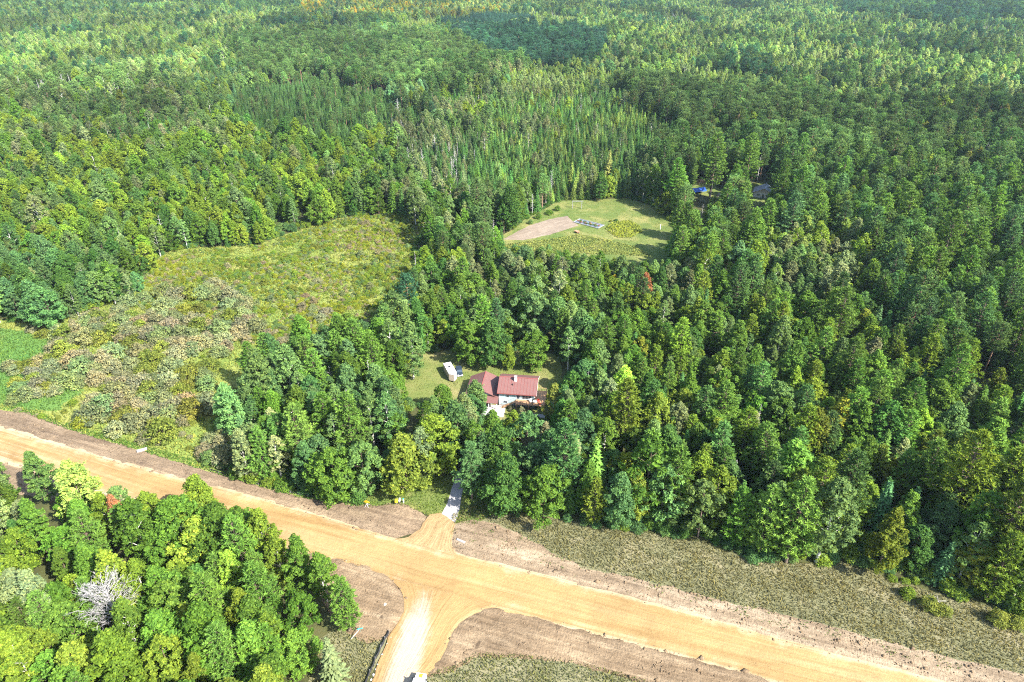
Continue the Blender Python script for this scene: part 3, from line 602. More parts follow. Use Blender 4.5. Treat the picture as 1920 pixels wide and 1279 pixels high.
SEE = [  # picture polygons that trees must not hide (what the photo shows of clearings and houses)
 [(866, 716), (872, 704), (905, 694), (930, 704), (945, 696), (1013, 700), (1022, 735), (1022, 768), (1000, 776), (992, 755), (965, 752), (945, 775), (915, 775), (908, 750), (890, 724)],
 [(826, 664), (905, 674), (925, 690), (868, 716), (850, 716), (800, 738), (760, 742), (744, 716), (790, 690)],
 [(1014, 690), (1060, 670), (1062, 692), (1018, 716)],
 [(938, 450), (985, 420), (1048, 394), (1062, 372), (1100, 372), (1170, 380), (1215, 392), (1240, 428), (1262, 470), (1215, 484), (1170, 466), (1100, 458), (1040, 450), (960, 458)],
 [(1294, 330), (1332, 330), (1326, 364), (1294, 364)], [(1344, 342), (1366, 345), (1362, 372), (1344, 370)], [(1402, 340), (1456, 342), (1446, 364), (1412, 376)],
 [(-50, 615), (60, 614), (130, 606), (250, 575), (275, 515), (320, 482), (400, 474), (470, 474), (560, 444), (640, 419), (760, 412), (815, 420), (770, 450), (735, 485), (762, 535), (700, 572), (620, 566), (520, 572), (455, 610), (425, 660), (400, 705), (420, 770), (420, 850), (400, 870), (320, 850), (180, 815), (60, 765), (-50, 745)],
 [(826, 975), (842, 925), (866, 925), (860, 980)], [(780, 950), (812, 928), (835, 950), (828, 972)], [(735, 925), (765, 925), (768, 950), (735, 950)], [(678, 928), (700, 928), (700, 955), (678, 955)],
]
NEAR_KEEP = [(-300, 700), (-300, 868), (0, 880), (90, 880), (150, 900), (230, 915), (380, 902), (480, 935), (545, 985), (605, 1030), (680, 1095), (692, 1165), (650, 1215), (632, 1279), (620, 1500), (2500, 1500), (2500, 900), (700, 900)]

TREES = []   # kind, variant, x, y, scale, rot, tint, zone
def grow_zone(X, Y, z, r):
    opts = z[2]; n = len(X); ws = np.array([o[1] for o in opts]); ki = r.choice(len(opts), n, p=ws / ws.sum())
    if len(X) and Y.mean() > 420:   # beyond the clearings the wood grows in stands
        st = vnoise(X / 70, Y / 150, 61) * .65 + vnoise(X / 30, Y / 60, 62) * .35; cw = np.cumsum(ws / ws.sum())
        ks = np.searchsorted(cw, np.clip((st - .25) / .5, 0, .999)); ki = np.where(r.uniform(0, 1, n) < .6, np.minimum(ks, len(opts) - 1), ki)
    pn = vnoise(X / 38, Y / 46, 51) * 0.7 + vnoise(X / 15, Y / 15, 52) * 0.3
    sn = 0.84 + 0.34 * vnoise(X / 55, Y / 80, 53); ti = np.clip((pn - .25) / .5 + r.normal(0, .34, n), 0, .999)
    br = np.exp(r.normal(0, .2, (n, 1))) * (np.exp((vnoise(X / 90, Y / 170, 63) * .6 + vnoise(X / 35, Y / 60, 64) * .4 - .5) * 1.3)[:, None] if Y.mean() > 420 else 1.0) * (1 + r.normal(0, 0.05, (n, 3))); u = r.uniform(0, 1, n); rot = r.uniform(0, 6.28, n); vr = r.integers(0, 1000, n); sv = np.exp(r.normal(0, .13, n))
    for i in range(n):
        k, _, tints, lo, hi = opts[ki[i]]
        TREES.append([k, int(vr[i] % len(KINDS[k])), float(X[i]), float(Y[i]), float((lo + (hi - lo) * u[i]) * sn[i] * sv[i]), float(rot[i]), np.clip(np.array(C_[tints[int(ti[i] * len(tints))]]) * br[i], 0.01, 0.5), z[0]])
def scatter():
    r = np.random.default_rng(99)
    bands = [(40, 330, 4.3), (330, 700, 4.6), (700, 1980, 5.0)]
    for y0, y1, base_sp in bands:
        sp = {40: 3.6, 330: 3.7, 700: 4.0}[y0]
        ys = np.arange(y0, y1, sp); pts = []
        for i, yy in enumerate(ys):
            hw = 0.80 * yy + 60; xs = np.arange(-hw, hw, sp) + (sp / 2 if i % 2 else 0); pts.append(np.column_stack([xs, np.full(len(xs), yy)]))
        P = np.concatenate(pts); P += r.uniform(-.36, .36, P.shape) * sp
        X, Y = P[:, 0], P[:, 1]; px, py = proj(X, Y, 13.0)
        if y0 >= 330:
            wob = 26 if y0 > 600 else 14
            px = px + wob * 2 * (vnoise(px / 38, py / 9, 31) - .5) + wob * (vnoise(px / 9, py / 3, 32) - .5)
            py = py + (7 if y0 > 600 else 10) * 2 * (vnoise(px / 42, py / 12, 33) - .5) + 4 * (vnoise(px / 11, py / 4, 34) - .5)
        zi = np.full(len(X), -1)
        for j, z in enumerate(Z):
            m = (zi < 0) & (inside(z[1], px, py) if z[1] is not None else True); zi[m] = j
        want = np.array([z[3] for z in Z])[zi]
        keep = r.uniform(0, 1, len(X)) < np.minimum(1, (sp / want) ** 2 * 1.0)
        for poly in NO_BASE:
            bx = np.array(poly); lo = bx.min(0); hi = bx.max(0)
            if hi[1] < y0 or lo[1] > y1: continue
            if poly is MARSH:
                rag = 13 * (vnoise(X / 9, Y / 9, 81) * .6 + vnoise(X / 22, Y / 22, 82) * .4) - 3.5
                keep &= ~(inside(poly, X, Y) & (pdist(MARSH, X, Y, True) > rag))
            else: keep &= ~inside(poly, X, Y)
        if y0 == 40: keep &= pdist(UP, X, Y) > 3.2
        X, Y, zi = X[keep], Y[keep], zi[keep]
        for j, z in enumerate(Z):
            m = zi == j
            if z[2] and m.any(): grow_zone(X[m], Y[m], z, r)
scatter()
def kind_size(k, v): return KINDS[k][v]['h']
def visible_ok(T):
    kk = np.ones(len(T), bool)
    X = np.array([t[2] for t in T]); Y = np.array([t[3] for t in T]); Hh = np.array([kind_size(t[0], t[1]) * t[4] for t in T])
    W = np.array([{'broadleaf_tree': 3.6, 'aspen_tree': 2.3, 'white_pine': 3.0, 'spruce_tree': 1.4, 'red_pine': 2.2, 'dead_tree': 1.0, 'willow_shrub': 1.5}[t[0]] * t[4] for t in T])
    near = (Y < 175) & np.array([t[7] == 'nearleft' for t in T])
    m = Y < 420
    for fz, fx in ((0.35, -.7), (0.35, .7), (0.65, -.8), (0.65, .8), (0.65, 0), (0.85, 0), (1.0, 0), (0.1, 0)):
        px, py = proj(X[m] + fx * W[m], Y[m], Hh[m] * fz); bad = np.zeros(m.sum(), bool)
        for i_, poly in enumerate(SEE):
            if i_ == 7: bad |= inside(poly, px + 34 * (vnoise(X[m] / 9, Y[m] / 9, 83) - .5), py + 46 * (vnoise(X[m] / 10, Y[m] / 10, 84) - .5))
            else: bad |= inside(poly, px, py)
        bad |= inside(NEAR_KEEP, px, py) & near[m]
        kk[np.where(m)[0][bad]] = False
    return kk
ok = visible_ok(TREES); TREES = [t for t, k in zip(TREES, ok) if k]
# nothing grows on the open side south of the road and east of the side road
_line = [(-30, 0)] + [LO[5]] + LO[6:] + [(400, 0)]
_X = np.array([t[2] for t in TREES]); _Y = np.array([t[3] for t in TREES])
_south = inside(gpoly([(690, 1240), (760, 1098)]) + LO[6:] + [(300, 20), (-27, 20)], _X, _Y)
TREES = [t for t, s in zip(TREES, _south) if not s and not (t[2] > 60 and t[3] < 120 - .33 * t[2])]

def hero(kind, var, px, py, h, tint, label=None, frac=0.6, zone='hero', wide=1.0):
    s = h / kind_size(kind, var) / {'broadleaf_tree': .88, 'aspen_tree': .86, 'spruce_tree': .78}.get(kind, .93); x, y = gp(px, py, h * frac)
    return [kind, var, x, y, s, random.uniform(0, 6.28), np.array(C_[tint] if isinstance(tint, str) else tint), zone, label, wide]
HEROES = [
 hero('broadleaf_tree', 2, 1000, 655, 13, 'mid', 'round green maple tree standing behind the red-roofed house', .55, wide=1.1),
 hero('broadleaf_tree', 0, 925, 640, 17, 'dark', 'tall dark maple tree behind the gap between house and garage', .55),
 hero('broadleaf_tree', 3, 955, 668, 9, 'lime', 'small lime-green tree close behind the main house roof', .55),
 hero('broadleaf_tree', 5, 880, 640, 15, 'mid', 'dark green tree at the back of the lawn above the white trailer', .55),
 hero('aspen_tree', 1, 770, 650, 19, 'aspen', 'tall narrow tree with a bare lower trunk on the lawn edge', .6),
 hero('broadleaf_tree', 1, 893, 748, 12, 'aspen', 'green tree hiding the front corner of the garage wing', .5),
 hero('broadleaf_tree', 1, 925, 812, 13, 'mid', 'green tree between the patio and the driveway bend', .5),
 hero('broadleaf_tree', 2, 965, 800, 9, 'lime', 'low round green tree below the deck stairs', .5),
 hero('broadleaf_tree', 4, 832, 748, 10, 'mid', 'leafy green tree in front of the white trailer', .5),
 hero('aspen_tree', 3, 978, 776, 5.0, 'ash', 'small grey-green ornamental tree before the wooden deck', .5),
 hero('white_pine', 3, 880, 800, 15, 'grey', 'pale thin-crowned pine below the garage wing', .6),
 hero('white_pine', 0, 1068, 790, 17, 'pine', 'bright green white pine right of the wooden deck', .6),
 hero('aspen_tree', 0, 1040, 745, 14, 'olive', 'olive-brown birch beside the deck end', .7),
 hero('aspen_tree', 1, 1025, 820, 11, 'ash', 'grey half-bare tree below the deck', .6),
 hero('broadleaf_tree', 0, 760, 865, 17, (0.15, 0.2, 0.03), 'big tree turning yellow above the orange road sign', .55, wide=1.15),
 hero('broadleaf_tree', 5, 815, 830, 18, 'lime', 'big yellow-green tree just above the driveway mouth grass', .55),
 hero('white_pine', 2, 655, 790, 22, 'pine', 'tallest white pine on the roadside between marsh and driveway', .6),
 hero('broadleaf_tree', 2, 625, 880, 15, 'mid', 'large round green tree at the roadside under the tall pine', .55, wide=1.1),
 hero('broadleaf_tree', 0, 950, 905, 17, 'dark', 'dark broad tree shading the driveway mouth', .55),
 hero('broadleaf_tree', 5, 1020, 925, 15, 'mid', 'second broad tree along the verge from the driveway mouth', .5),
 hero('broadleaf_tree', 3, 1160, 940, 16, 'blue', 'bluish green tree overhanging the start of the dry verge', .5),
 hero('broadleaf_tree', 3, 370, 925, 17, 'lime', 'tall lime-green tree overlapping the sandy road, right of the rusty crown', .72),
 hero('aspen_tree', 2, 280, 955, 17, 'lime', 'lime-green tree just right of the rusty brown crown', .75),
 hero('aspen_tree', 0, 490, 985, 16, 'lime', 'slender lime-green tree poking up over the sandy road', .75),
 hero('aspen_tree', 3, 555, 1035, 15, 'mid', 'slender green tree at the outer corner of the junction wood', .75),
 hero('aspen_tree', 1, 600, 1060, 14, 'mid', 'last slender tree before the bare soil patch of the junction', .75),
 hero('aspen_tree', 3, 215, 950, 14, 'rust', 'rust-brown dying tree beside the sandy road', .8, wide=.8),
 hero('spruce_tree', 3, 330, 1175, 9, (0.3, 0.17, 0.03), 'orange dying conifer deep in the junction wood', .6),
 hero('white_pine', 1, 645, 1130, 15, 'pine', 'dark white pine at the edge of the bare soil patch', .55),
 hero('spruce_tree', 2, 620, 1240, 13, 'grey', 'pale bluish conifer beside the roadside grass', .5),
 hero('broadleaf_tree', 4, 1212, 522, 15, (0.27, 0.115, 0.055), 'small orange-red tree in the forest below the garden', .88, wide=.6),
 hero('aspen_tree', 1, 1150, 530, 10, 'gold', 'small yellowing tree beside the orange-red one', .7),
 hero('white_pine', 3, 1300, 430, 22, 'pine', 'huge spreading pine on the corner of the garden lawn', .6, wide=1.25),
 hero('white_pine', 2, 1345, 440, 21, 'pine', 'second huge pine behind the garden corner pine', .6, wide=1.2),
 hero('white_pine', 0, 1440, 400, 18, 'pine', 'broad pine in front of the grey roof', .6, wide=1.2),
 hero('white_pine', 1, 1500, 430, 21, 'pine', 'broad pine right of the grey-roofed house', .6, wide=1.2),
 hero('red_pine', 0, 1378, 345, 16, 'redpine', 'lone red pine between the blue tarp and the grey roof', .65),
 hero('spruce_tree', 0, 1262, 345, 17, 'spruce', 'tall dark spruce beside the blue tarp', .55),
 hero('broadleaf_tree', 3, 1125, 348, 15, 'dark', 'dark round tree behind the wooden swing frame', .55),
 hero('white_pine', 0, 1355, 770, 20, 'pine', 'bright white pine beside the grey dead spire', .55, wide=1.1),
 hero('white_pine', 2, 1430, 850, 20, 'pine', 'bright white pine just below the grey dead spire', .55, wide=1.1),
 hero('dead_tree', 1, 1425, 775, 13, 'ash', 'grey dead spire standing between two bright pines', .75, wide=1.0),
 hero('dead_tree', 0, 1378, 880, 13, 'ash', 'grey dead spire above the dry verge', .75),
 hero('dead_tree', 2, 1290, 770, 12, 'ash', 'bare grey tree among green crowns uphill of the verge', .75),
 hero('dead_tree', 3, 1280, 100, 16, 'ash', None, .7), hero('dead_tree', 1, 848, 112, 20, 'ash', 'pale dead spire before the conifers tinted as cloud shadow', .7), hero('dead_tree', 0, 840, 120, 18, 'ash', 'second pale dead spire before the conifers tinted as cloud shadow', .7),
 hero('dead_tree', 2, 745, 195, 17, 'ash', 'wide-topped bare snag above the dark plantation', .7), hero('dead_tree', 0, 600, 110, 18, 'ash', None, .7), hero('dead_tree', 2, 815, 265, 16, 'ash', None, .7),
 hero('dead_tree', 1, 690, 690, 15, 'ash', 'bare grey trunk in the grove between marsh and house', .8), hero('dead_tree', 3, 650, 745, 13, 'ash', 'short forked bare trunk above the tall roadside pine', .8),
 hero('dead_tree', 0, 620, 700, 13, 'ash', 'whitish bare trunk in the grove near the marsh shade', .8),
 hero('dead_tree', 3, 300, 420, 15, 'ash', 'white bare trunk at the wood edge behind the marsh', .7),
 hero('dead_tree', 2, 175, 530, 9, 'ash', 'broken pale trunk at the corner of the marsh', .7),
 hero('broadleaf_tree', 1, 160, 545, 13, 'blue', 'bluish green tree at the marsh corner above the meadow', .5),
 hero('broadleaf_tree', 3, 90, 560, 13, 'blue', 'dark bluish tree standing over the green meadow', .5),
]
hx = np.array([h[2] for h in HEROES]); hy = np.array([h[3] for h in HEROES])
_bt = gp(215, 1150, 7.0)
TREES = [t for t in TREES if not (abs(t[2] - _bt[0]) < 4.5 and -11 < t[3] - _bt[1] < 3.5)]
def far_from_heroes(t):
    rr = 2.6 if t[3] < 260 else 2.0
    return (np.hypot(hx - t[2], hy - t[3]) > rr).all()
TREES = [t for t in TREES if t[3] > 420 or far_from_heroes(t)]

# willow and alder shrubs of the marsh
def shrubs():
    r = np.random.default_rng(5); out = []
    dens = [(gpoly([(100, 640), (250, 570), (420, 540), (520, 600), (440, 650), (395, 700), (420, 770), (440, 870), (330, 850), (180, 815), (100, 760), (140, 700)]), 4.3, (1.3, 2.2), ['ash', 'grey', 'ash', 'tan', 'olive', 'grey']),
            (gpoly([(15, 680), (110, 680), (120, 750), (20, 760)]), 3.8, (1.1, 1.6), ['ash', 'grey', 'olive']),
            (gpoly([(40, 612), (250, 570), (240, 620), (130, 650), (60, 640)]), 5.0, (.8, 1.2), ['ash', 'olive', 'grey']),
            (gpoly([(270, 520), (560, 450), (780, 430), (760, 560), (620, 600), (450, 600), (300, 580)]), 8.5, (.55, 1.0), ['olive', 'grey', 'tan', 'lime']),
            (gpoly([(430, 560), (520, 570), (640, 590), (560, 640), (450, 660)]), 4.5, (.8, 1.2), ['ash', 'tan', 'grey'])]
    placed = []
    for poly, sp, (lo, hi), tints in dens:
        P = np.array(poly); x0, y0 = P.min(0); x1, y1 = P.max(0)
        for yy in np.arange(y0, y1, sp):
            for xx in np.arange(x0, x1, sp):
                x = xx + r.uniform(-.45, .45) * sp; y = yy + r.uniform(-.45, .45) * sp
                if not inside(poly, [x], [y])[0] or inside(SOIL_NW, [x], [y])[0] or inside(BANK, [x], [y])[0]: continue
                if vnoise(x * .12, y * .12, 8) * .6 + vnoise(x * .3, y * .3, 9) * .4 < 0.4 and sp < 6: continue
                if placed and min((x - a) ** 2 + (y - b) ** 2 for a, b in placed[-400:]) < (sp * .62) ** 2: continue
                placed.append((x, y)); tn = np.array(C_[tints[r.integers(len(tints))]]) * r.uniform(.75, 1.2) * (1 + r.normal(0, .06, 3))
                out.append(['willow_shrub', int(r.integers(4)), x, y, r.uniform(lo, hi) * 1.0, r.uniform(0, 6.28), tn, 'marsh'])
    # fringe bushes along the forest edge and below the pines
    for px, py, s, tn in [(1740, 1140, 1.0, 'olive'), (1765, 1150, .9, 'olive'), (1868, 1168, 1.1, 'olive'), (1900, 1175, .9, 'olive'), (1700, 1118, .8, 'lime'), (450, 890, 1.3, 'mid'), (475, 900, 1.1, 'lime'), (505, 908, .9, 'lime'), (155, 800, 1.2, 'yellow'), (430, 865, 1.4, 'grey'), (395, 868, 1.3, 'aspen'), (1045, 395, .9, 'mid'), (1030, 402, 1.0, 'mid'), (1010, 410, 1.0, 'mid'), (995, 420, .8, 'aspen'), (1155, 415, .5, 'dark'), (1145, 416, .4, 'olive'), (960, 770, .6, 'ash'), (20, 1150, 1.5, 'ash'), (60, 1170, 1.4, 'ash'), (85, 1230, 1.3, 'tan'), (30, 1230, 1.4, 'grey')]:
        x, y = gp(px, py); out.append(['willow_shrub', int(r.integers(4)), x, y, s, r.uniform(0, 6.28), np.array(C_[tn]), 'fringe'])
    return out
SHRUBS = shrubs()
random.Random(3).shuffle(SHRUBS)

# ------------------------------------------------------------------ individual trees and the mass behind them
COLOUR = {'mid': 'green', 'dark': 'dark green', 'yellow': 'yellow-green', 'lime': 'lime-green', 'blue': 'bluish green', 'grey': 'grey-green', 'aspen': 'soft green',
          'pine': 'bright green', 'pinedark': 'dark green', 'spruce': 'deep green', 'redpine': 'dull green', 'olive': 'olive', 'tan': 'tan', 'teal': 'teal', 'gold': 'golden', 'rust': 'rusty', 'ash': 'ash-grey', 'cloudshade': 'dark teal', 'farpale': 'pale green', 'farlime': 'lime-green', 'farmid': 'green', 'farblue': 'bluish green'}
_cn = list(C_); _cv = np.array([C_[k] for k in _cn])
def colour_word(t):
    d = ((np.log(_cv) - np.log(t)) ** 2).sum(1); return COLOUR[_cn[int(d.argmin())]]
KIND_WORD = {'broadleaf_tree': 'broadleaf tree', 'aspen_tree': 'aspen', 'white_pine': 'white pine', 'spruce_tree': 'spruce', 'red_pine': 'red pine', 'dead_tree': 'dead tree', 'willow_shrub': 'shrub'}
GROUPS = {'broadleaf_tree': 'broadleaf trees of the forest', 'aspen_tree': 'slender aspens of the forest', 'white_pine': 'white pines of the forest', 'spruce_tree': 'spruces of the forest', 'red_pine': 'red pines of the forest', 'dead_tree': 'bare dead trees', 'willow_shrub': 'shrubs of the marsh and forest fringe'}
GARDEN_C = gp(1100, 430); HOUSE_C = (-2.0, 166.0); H2_C = gp(1430, 366)
LANDMARKS = [('the red-roofed house', HOUSE_C, 16), ('the white trailer', gp(843, 705), 14), ('the driveway mouth', gp(850, 965), 15), ('the orange road sign', gp(688, 948), 12), ('the tilled garden plot', gp(1010, 430), 22), ('the swing frame', gp(1081, 388), 18), ('the grey-roofed house', H2_C, 26), ('the blue tarp', gp(1310, 362), 20), ('the silt fence by the side road', gp(705, 1230), 12), ('the bare soil patch', gp(690, 1130), 12)]
def place_words(x, y, zone):
    for nm, (a, b), rr in LANDMARKS:
        if math.hypot(x - a, y - b) < rr: return 'near ' + nm
    X, Y = [x], [y]
    px, py = proj(x, y, 0)
    if zone == 'nearleft':
        if pdist(LO, X, Y)[0] < 16: return "at the junction wood's road edge"
        return 'inside the junction wood'
    if inside(MARSH, X, Y)[0]:
        if inside(MEADOW, X, Y)[0]: return 'on the green meadow'
        if pdist(UP, X, Y)[0] < 22: return "in the marsh above the road"
        if py < 560: return 'in the open bog'
        return 'in the grey marsh thicket'
    if pdist(UP, X, Y)[0] < 24: return ("on the forest edge above the verge" if x > 5 else "between marsh and driveway")
    if pdist(MARSH, X, Y, True)[0] < 14: return "bordering the marsh"
    if pdist(GLAWN, X, Y, True)[0] < 18: return "bordering the garden lawn"
    if y < 165: return "in the forest above the verge" if x > 5 else 'in the grove between marsh and house'
    if y < 290: return "between house and garden" if x < 60 else "right of the red-roofed house"
    if y < 420: return 'in the wood behind the marsh' if x < -10 else "beside the grey-roofed house"
    if zone in ('redpine_east',): return "beyond the grey roof"
    if zone in ('spruces', 'snags'): return "in the spruces beyond the garden"
    return 'in the forest beyond the marsh' if x < 0 else 'in the forest beyond the garden'
allt = {k: [] for k in KINDS}
for t in TREES + [h for h in HEROES] + SHRUBS: allt[t[0]].append(t)
named = []
STATURE = {'broadleaf_tree': (1.06, .92), 'aspen_tree': (1.1, .9), 'white_pine': (1.08, .95), 'spruce_tree': (1.3, .78), 'red_pine': (1.12, .92), 'dead_tree': (1, .9), 'willow_shrub': (1, 1)}
def size_word(s, k): return 'small ' if s < .76 else 'tall ' if s > .98 else ''
def make_individual(t, with_parts):
    k, v, x, y, s, rot, tint = t[:7]; K = KINDS[k][v]; wide = t[9] if len(t) > 9 else 1.0
    if with_parts and K['crown'] is not None:
        o = link(k, None, None, (x, y, 0)); o.empty_display_size = 1
        a = link('trunk', K['trunk'], o); b = link('crown', K['crown'], o); parts = (a, b)
    else:
        o = link(k, K['whole'], None, (x, y, 0)); parts = (o,)
        if K['src'] is None: K['src'] = o
    wd, ht_ = STATURE[k]; o.rotation_euler = (0, 0, rot); o.scale = (s * wide * wd, s * wide * wd, s * ht_)
    for p in parts: p['tint'] = [float(tint[0]), float(tint[1]), float(tint[2]), 1.0]
    o['category'] = 'shrub' if k == 'willow_shrub' else 'tree'; o['group'] = GROUPS[k]
    named.append((o, t)); return o
PARTS_N = {'broadleaf_tree': 170, 'aspen_tree': 110, 'white_pine': 120, 'spruce_tree': 40, 'red_pine': 30, 'dead_tree': 0, 'willow_shrub': 120}
rest = {}
for k, L in allt.items():
    def key(t):
        px, py = proj(t[2], t[3], KINDS[k][t[1]]['h'] * t[4] * .8)
        seen = -10 < px < 1930 and 2 < py < 1285
        is_hero = len(t) > 8 and t[8]
        return (0 if is_hero else 1, 0 if seen else 1, math.hypot(t[2], t[3]) - 30 * t[4])
    L.sort(key=key); front = [t for t in L[:300] if key(t)[1] == 0]; rest[k] = [t for t in L if not any(t is f for f in front)] if len(L) < 4000 else L[len(front):]
    seen_v = set()
    for i, t in enumerate(front):
        make_individual(t, i < PARTS_N[k] and len(front) - i > 8)
    for v, K in enumerate(KINDS[k]):
        if K['src'] is None and rest[k]:
            for o, t in named:
                if t[0] == k and o.type == 'MESH': K['src'] = o if t[1] == v else (K['src'] or o)
# labels
ORD = ['first', 'second', 'third', 'fourth', 'fifth', 'sixth', 'seventh', 'eighth', 'ninth', 'tenth', 'eleventh', 'twelfth', 'thirteenth', 'fourteenth', 'fifteenth', 'sixteenth', 'seventeenth', 'eighteenth', 'nineteenth', 'twentieth']
ORD += ['twenty-' + o_ for o_ in ORD[:9]] + ['thirtieth'] + ['thirty-' + o_ for o_ in ORD[:9]] + ['fortieth'] + ['forty-' + o_ for o_ in ORD[:9]]
NX = np.array([t[2] for _, t in named]); NY = np.array([t[3] for _, t in named])
base_lab = {}
for i, (o, t) in enumerate(named):
    if len(t) > 8 and t[8]: o['label'] = t[8]; continue
    kw = KIND_WORD[t[0]]; cw = '' if t[0] == 'dead_tree' else colour_word(t[6]) + ' '
    lab = f"{size_word(t[4], t[0])}{cw}{kw} {place_words(t[2], t[3], t[7])}"
    base_lab.setdefault(lab, []).append(i)
for lab, idx in base_lab.items():
    if len(idx) == 1: named[idx[0]][0]['label'] = lab; continue
    sub = {}
    for i in idx:   # tell apart by the neighbour of another kind
        d = np.hypot(NX - NX[i], NY - NY[i]); d[i] = 1e9; nb = ''
        for j in np.argsort(d)[:6]:
            tj = named[j][1]
            if tj[0] != named[i][1][0] or colour_word(tj[6]) != colour_word(named[i][1][6]):
                w_ = {'broadleaf_tree': 'broadleaf', 'aspen_tree': 'aspen', 'white_pine': 'pine', 'spruce_tree': 'spruce', 'red_pine': 'red pine', 'dead_tree': 'snag', 'willow_shrub': 'shrub'}[tj[0]]
                c_ = '' if tj[0] == 'dead_tree' else colour_word(tj[6]).replace(' ', '-') + ' '
                nb = f", by a {c_}{w_}"; break
        sub.setdefault(lab + nb, []).append(i)
    left = []
    for l2, ii in sub.items():
        if len(ii) == 1 and len(l2.split()) <= 16: named[ii[0]][0]['label'] = l2
        else: left += ii
    order = sorted(idx, key=lambda i: proj(NX[i], NY[i], 8)[0])
    for i in left:
        n_ = order.index(i); side = 'left'
        if n_ > len(order) // 2: n_ = len(order) - 1 - n_; side = 'right'
        named[i][0]['label'] = f"{lab}, {ORD[n_]} such from the {side}" if n_ < len(ORD) and len(lab.split()) <= 11 else lab
# the trees past the 300 of each kind
def mass(name, kind, L, label, cat):
    if not L: return
    n = len(L); me = bpy.data.meshes.new(name); me.vertices.add(n)
    me.vertices.foreach_set('co', np.array([(t[2], t[3], 0) for t in L], np.float32).ravel())
    def att(nm, ty, field, arr): a = me.attributes.new(nm, ty, 'POINT'); a.data.foreach_set(field, arr)
    att('variant', 'INT', 'value', np.array([t[1] for t in L], np.int32))
    att('turn', 'FLOAT_VECTOR', 'vector', np.array([(0, 0, t[5]) for t in L], np.float32).ravel())
    att('size', 'FLOAT_VECTOR', 'vector', np.array([(t[4] * STATURE[t[0]][0], t[4] * STATURE[t[0]][0], t[4] * STATURE[t[0]][1]) for t in L], np.float32).ravel())
    att('tint', 'FLOAT_COLOR', 'color', np.array([(*t[6], 1) for t in L], np.float32).ravel())
    me.update(); o = link(name, me)
    ng = bpy.data.node_groups.new(name, 'GeometryNodeTree')
    ng.interface.new_socket(name='Geometry', in_out='INPUT', socket_type='NodeSocketGeometry'); ng.interface.new_socket(name='Geometry', in_out='OUTPUT', socket_type='NodeSocketGeometry')
    gi = ng.nodes.new('NodeGroupInput'); go = ng.nodes.new('NodeGroupOutput'); iop = ng.nodes.new('GeometryNodeInstanceOnPoints'); g2 = ng.nodes.new('GeometryNodeGeometryToInstance')
    for K in reversed(KINDS[kind]):
        oi = ng.nodes.new('GeometryNodeObjectInfo'); oi.inputs['Object'].default_value = K['src']; oi.transform_space = 'ORIGINAL'
        ng.links.new(oi.outputs['Geometry'], g2.inputs[0])
    def named_attr(nm, ty):
        a = ng.nodes.new('GeometryNodeInputNamedAttribute'); a.data_type = ty; a.inputs[0].default_value = nm; return a.outputs[0]
    ng.links.new(gi.outputs[0], iop.inputs['Points']); ng.links.new(g2.outputs[0], iop.inputs['Instance'])
    iop.inputs['Pick Instance'].default_value = True
    ng.links.new(named_attr('variant', 'INT'), iop.inputs['Instance Index'])
    e2r = ng.nodes.new('FunctionNodeEulerToRotation'); ng.links.new(named_attr('turn', 'FLOAT_VECTOR'), e2r.inputs[0])
    ng.links.new(e2r.outputs[0], iop.inputs['Rotation']); ng.links.new(named_attr('size', 'FLOAT_VECTOR'), iop.inputs['Scale'])
    ng.links.new(iop.outputs[0], go.inputs[0])
    md = o.modifiers.new('spread', 'NODES'); md.node_group = ng
    tag(o, label, cat, kind='stuff'); return o
mass('far_broadleaf_forest', 'broadleaf_tree', rest['broadleaf_tree'], 'distant broadleaf canopy reaching back to the top of the view', 'forest')
mass('far_aspen_forest', 'aspen_tree', rest['aspen_tree'], 'distant soft green aspen canopy mixed through the forest', 'forest')
mass('far_pine_forest', 'white_pine', rest['white_pine'], 'distant white pine canopy beyond the grey-roofed house', 'forest')
mass('far_spruce_forest', 'spruce_tree', rest['spruce_tree'], 'distant spruce and plantation spires beyond the garden', 'forest')
mass('far_red_pine_forest', 'red_pine', rest['red_pine'], 'distant dull green red pine stands', 'forest')
mass('far_snag_forest', 'dead_tree', rest['dead_tree'], 'distant scattered grey dead trunks in the forest', 'forest')
print('TREES', {k: len(v) for k, v in allt.items()})

# ------------------------------------------------------------------ low cover: bog shrubs, undergrowth, grasses
def cover_points(poly, dens, r, keep=None):
    P = np.array(poly); x0, y0 = P.min(0); x1, y1 = P.max(0); n = int((x1 - x0) * (y1 - y0) * dens)
    X = r.uniform(x0, x1, n); Y = r.uniform(y0, y1, n); m = inside(poly, X, Y)
    if keep is not None: m &= keep(X, Y)
    return X[m], Y[m]
def cover(name, pts, tints, lo, hi, label, cat, seed):
    r = np.random.default_rng(seed); X, Y = pts; L = []
    pn = vnoise(X / 14, Y / 14, seed); sz_ = vnoise(X / 6, Y / 6, seed + 9)
    for x, y, p in zip(X, Y, pn):
        tn = np.array(C_[tints[int(np.clip(p + r.normal(0, .2), 0, .999) * len(tints))]]) * r.uniform(.8, 1.2)
        L.append(['willow_shrub', int(r.integers(4)), float(x), float(y), float(r.uniform(lo, hi) * (.55 + .9 * (sz_[len(L)] ** 1.5))), float(r.uniform(0, 6.28)), tn, ''])
    return mass(name, 'willow_shrub', L, label, cat)
r_ = np.random.default_rng(77)
BOG = gpoly([(250, 575), (270, 512), (320, 476), (400, 468), (470, 468), (560, 438), (640, 413), (740, 403), (798, 412), (772, 470), (786, 580), (690, 630), (520, 640), (420, 640), (330, 600)])
for k_ in KINDS['willow_shrub']:
    if k_['src'] is None: k_['src'] = KINDS['willow_shrub'][0]['src']
bx_, by_ = cover_points(BOG, 0.62, r_, lambda X, Y: vnoise(X / 5, Y / 5, 15) > .25)
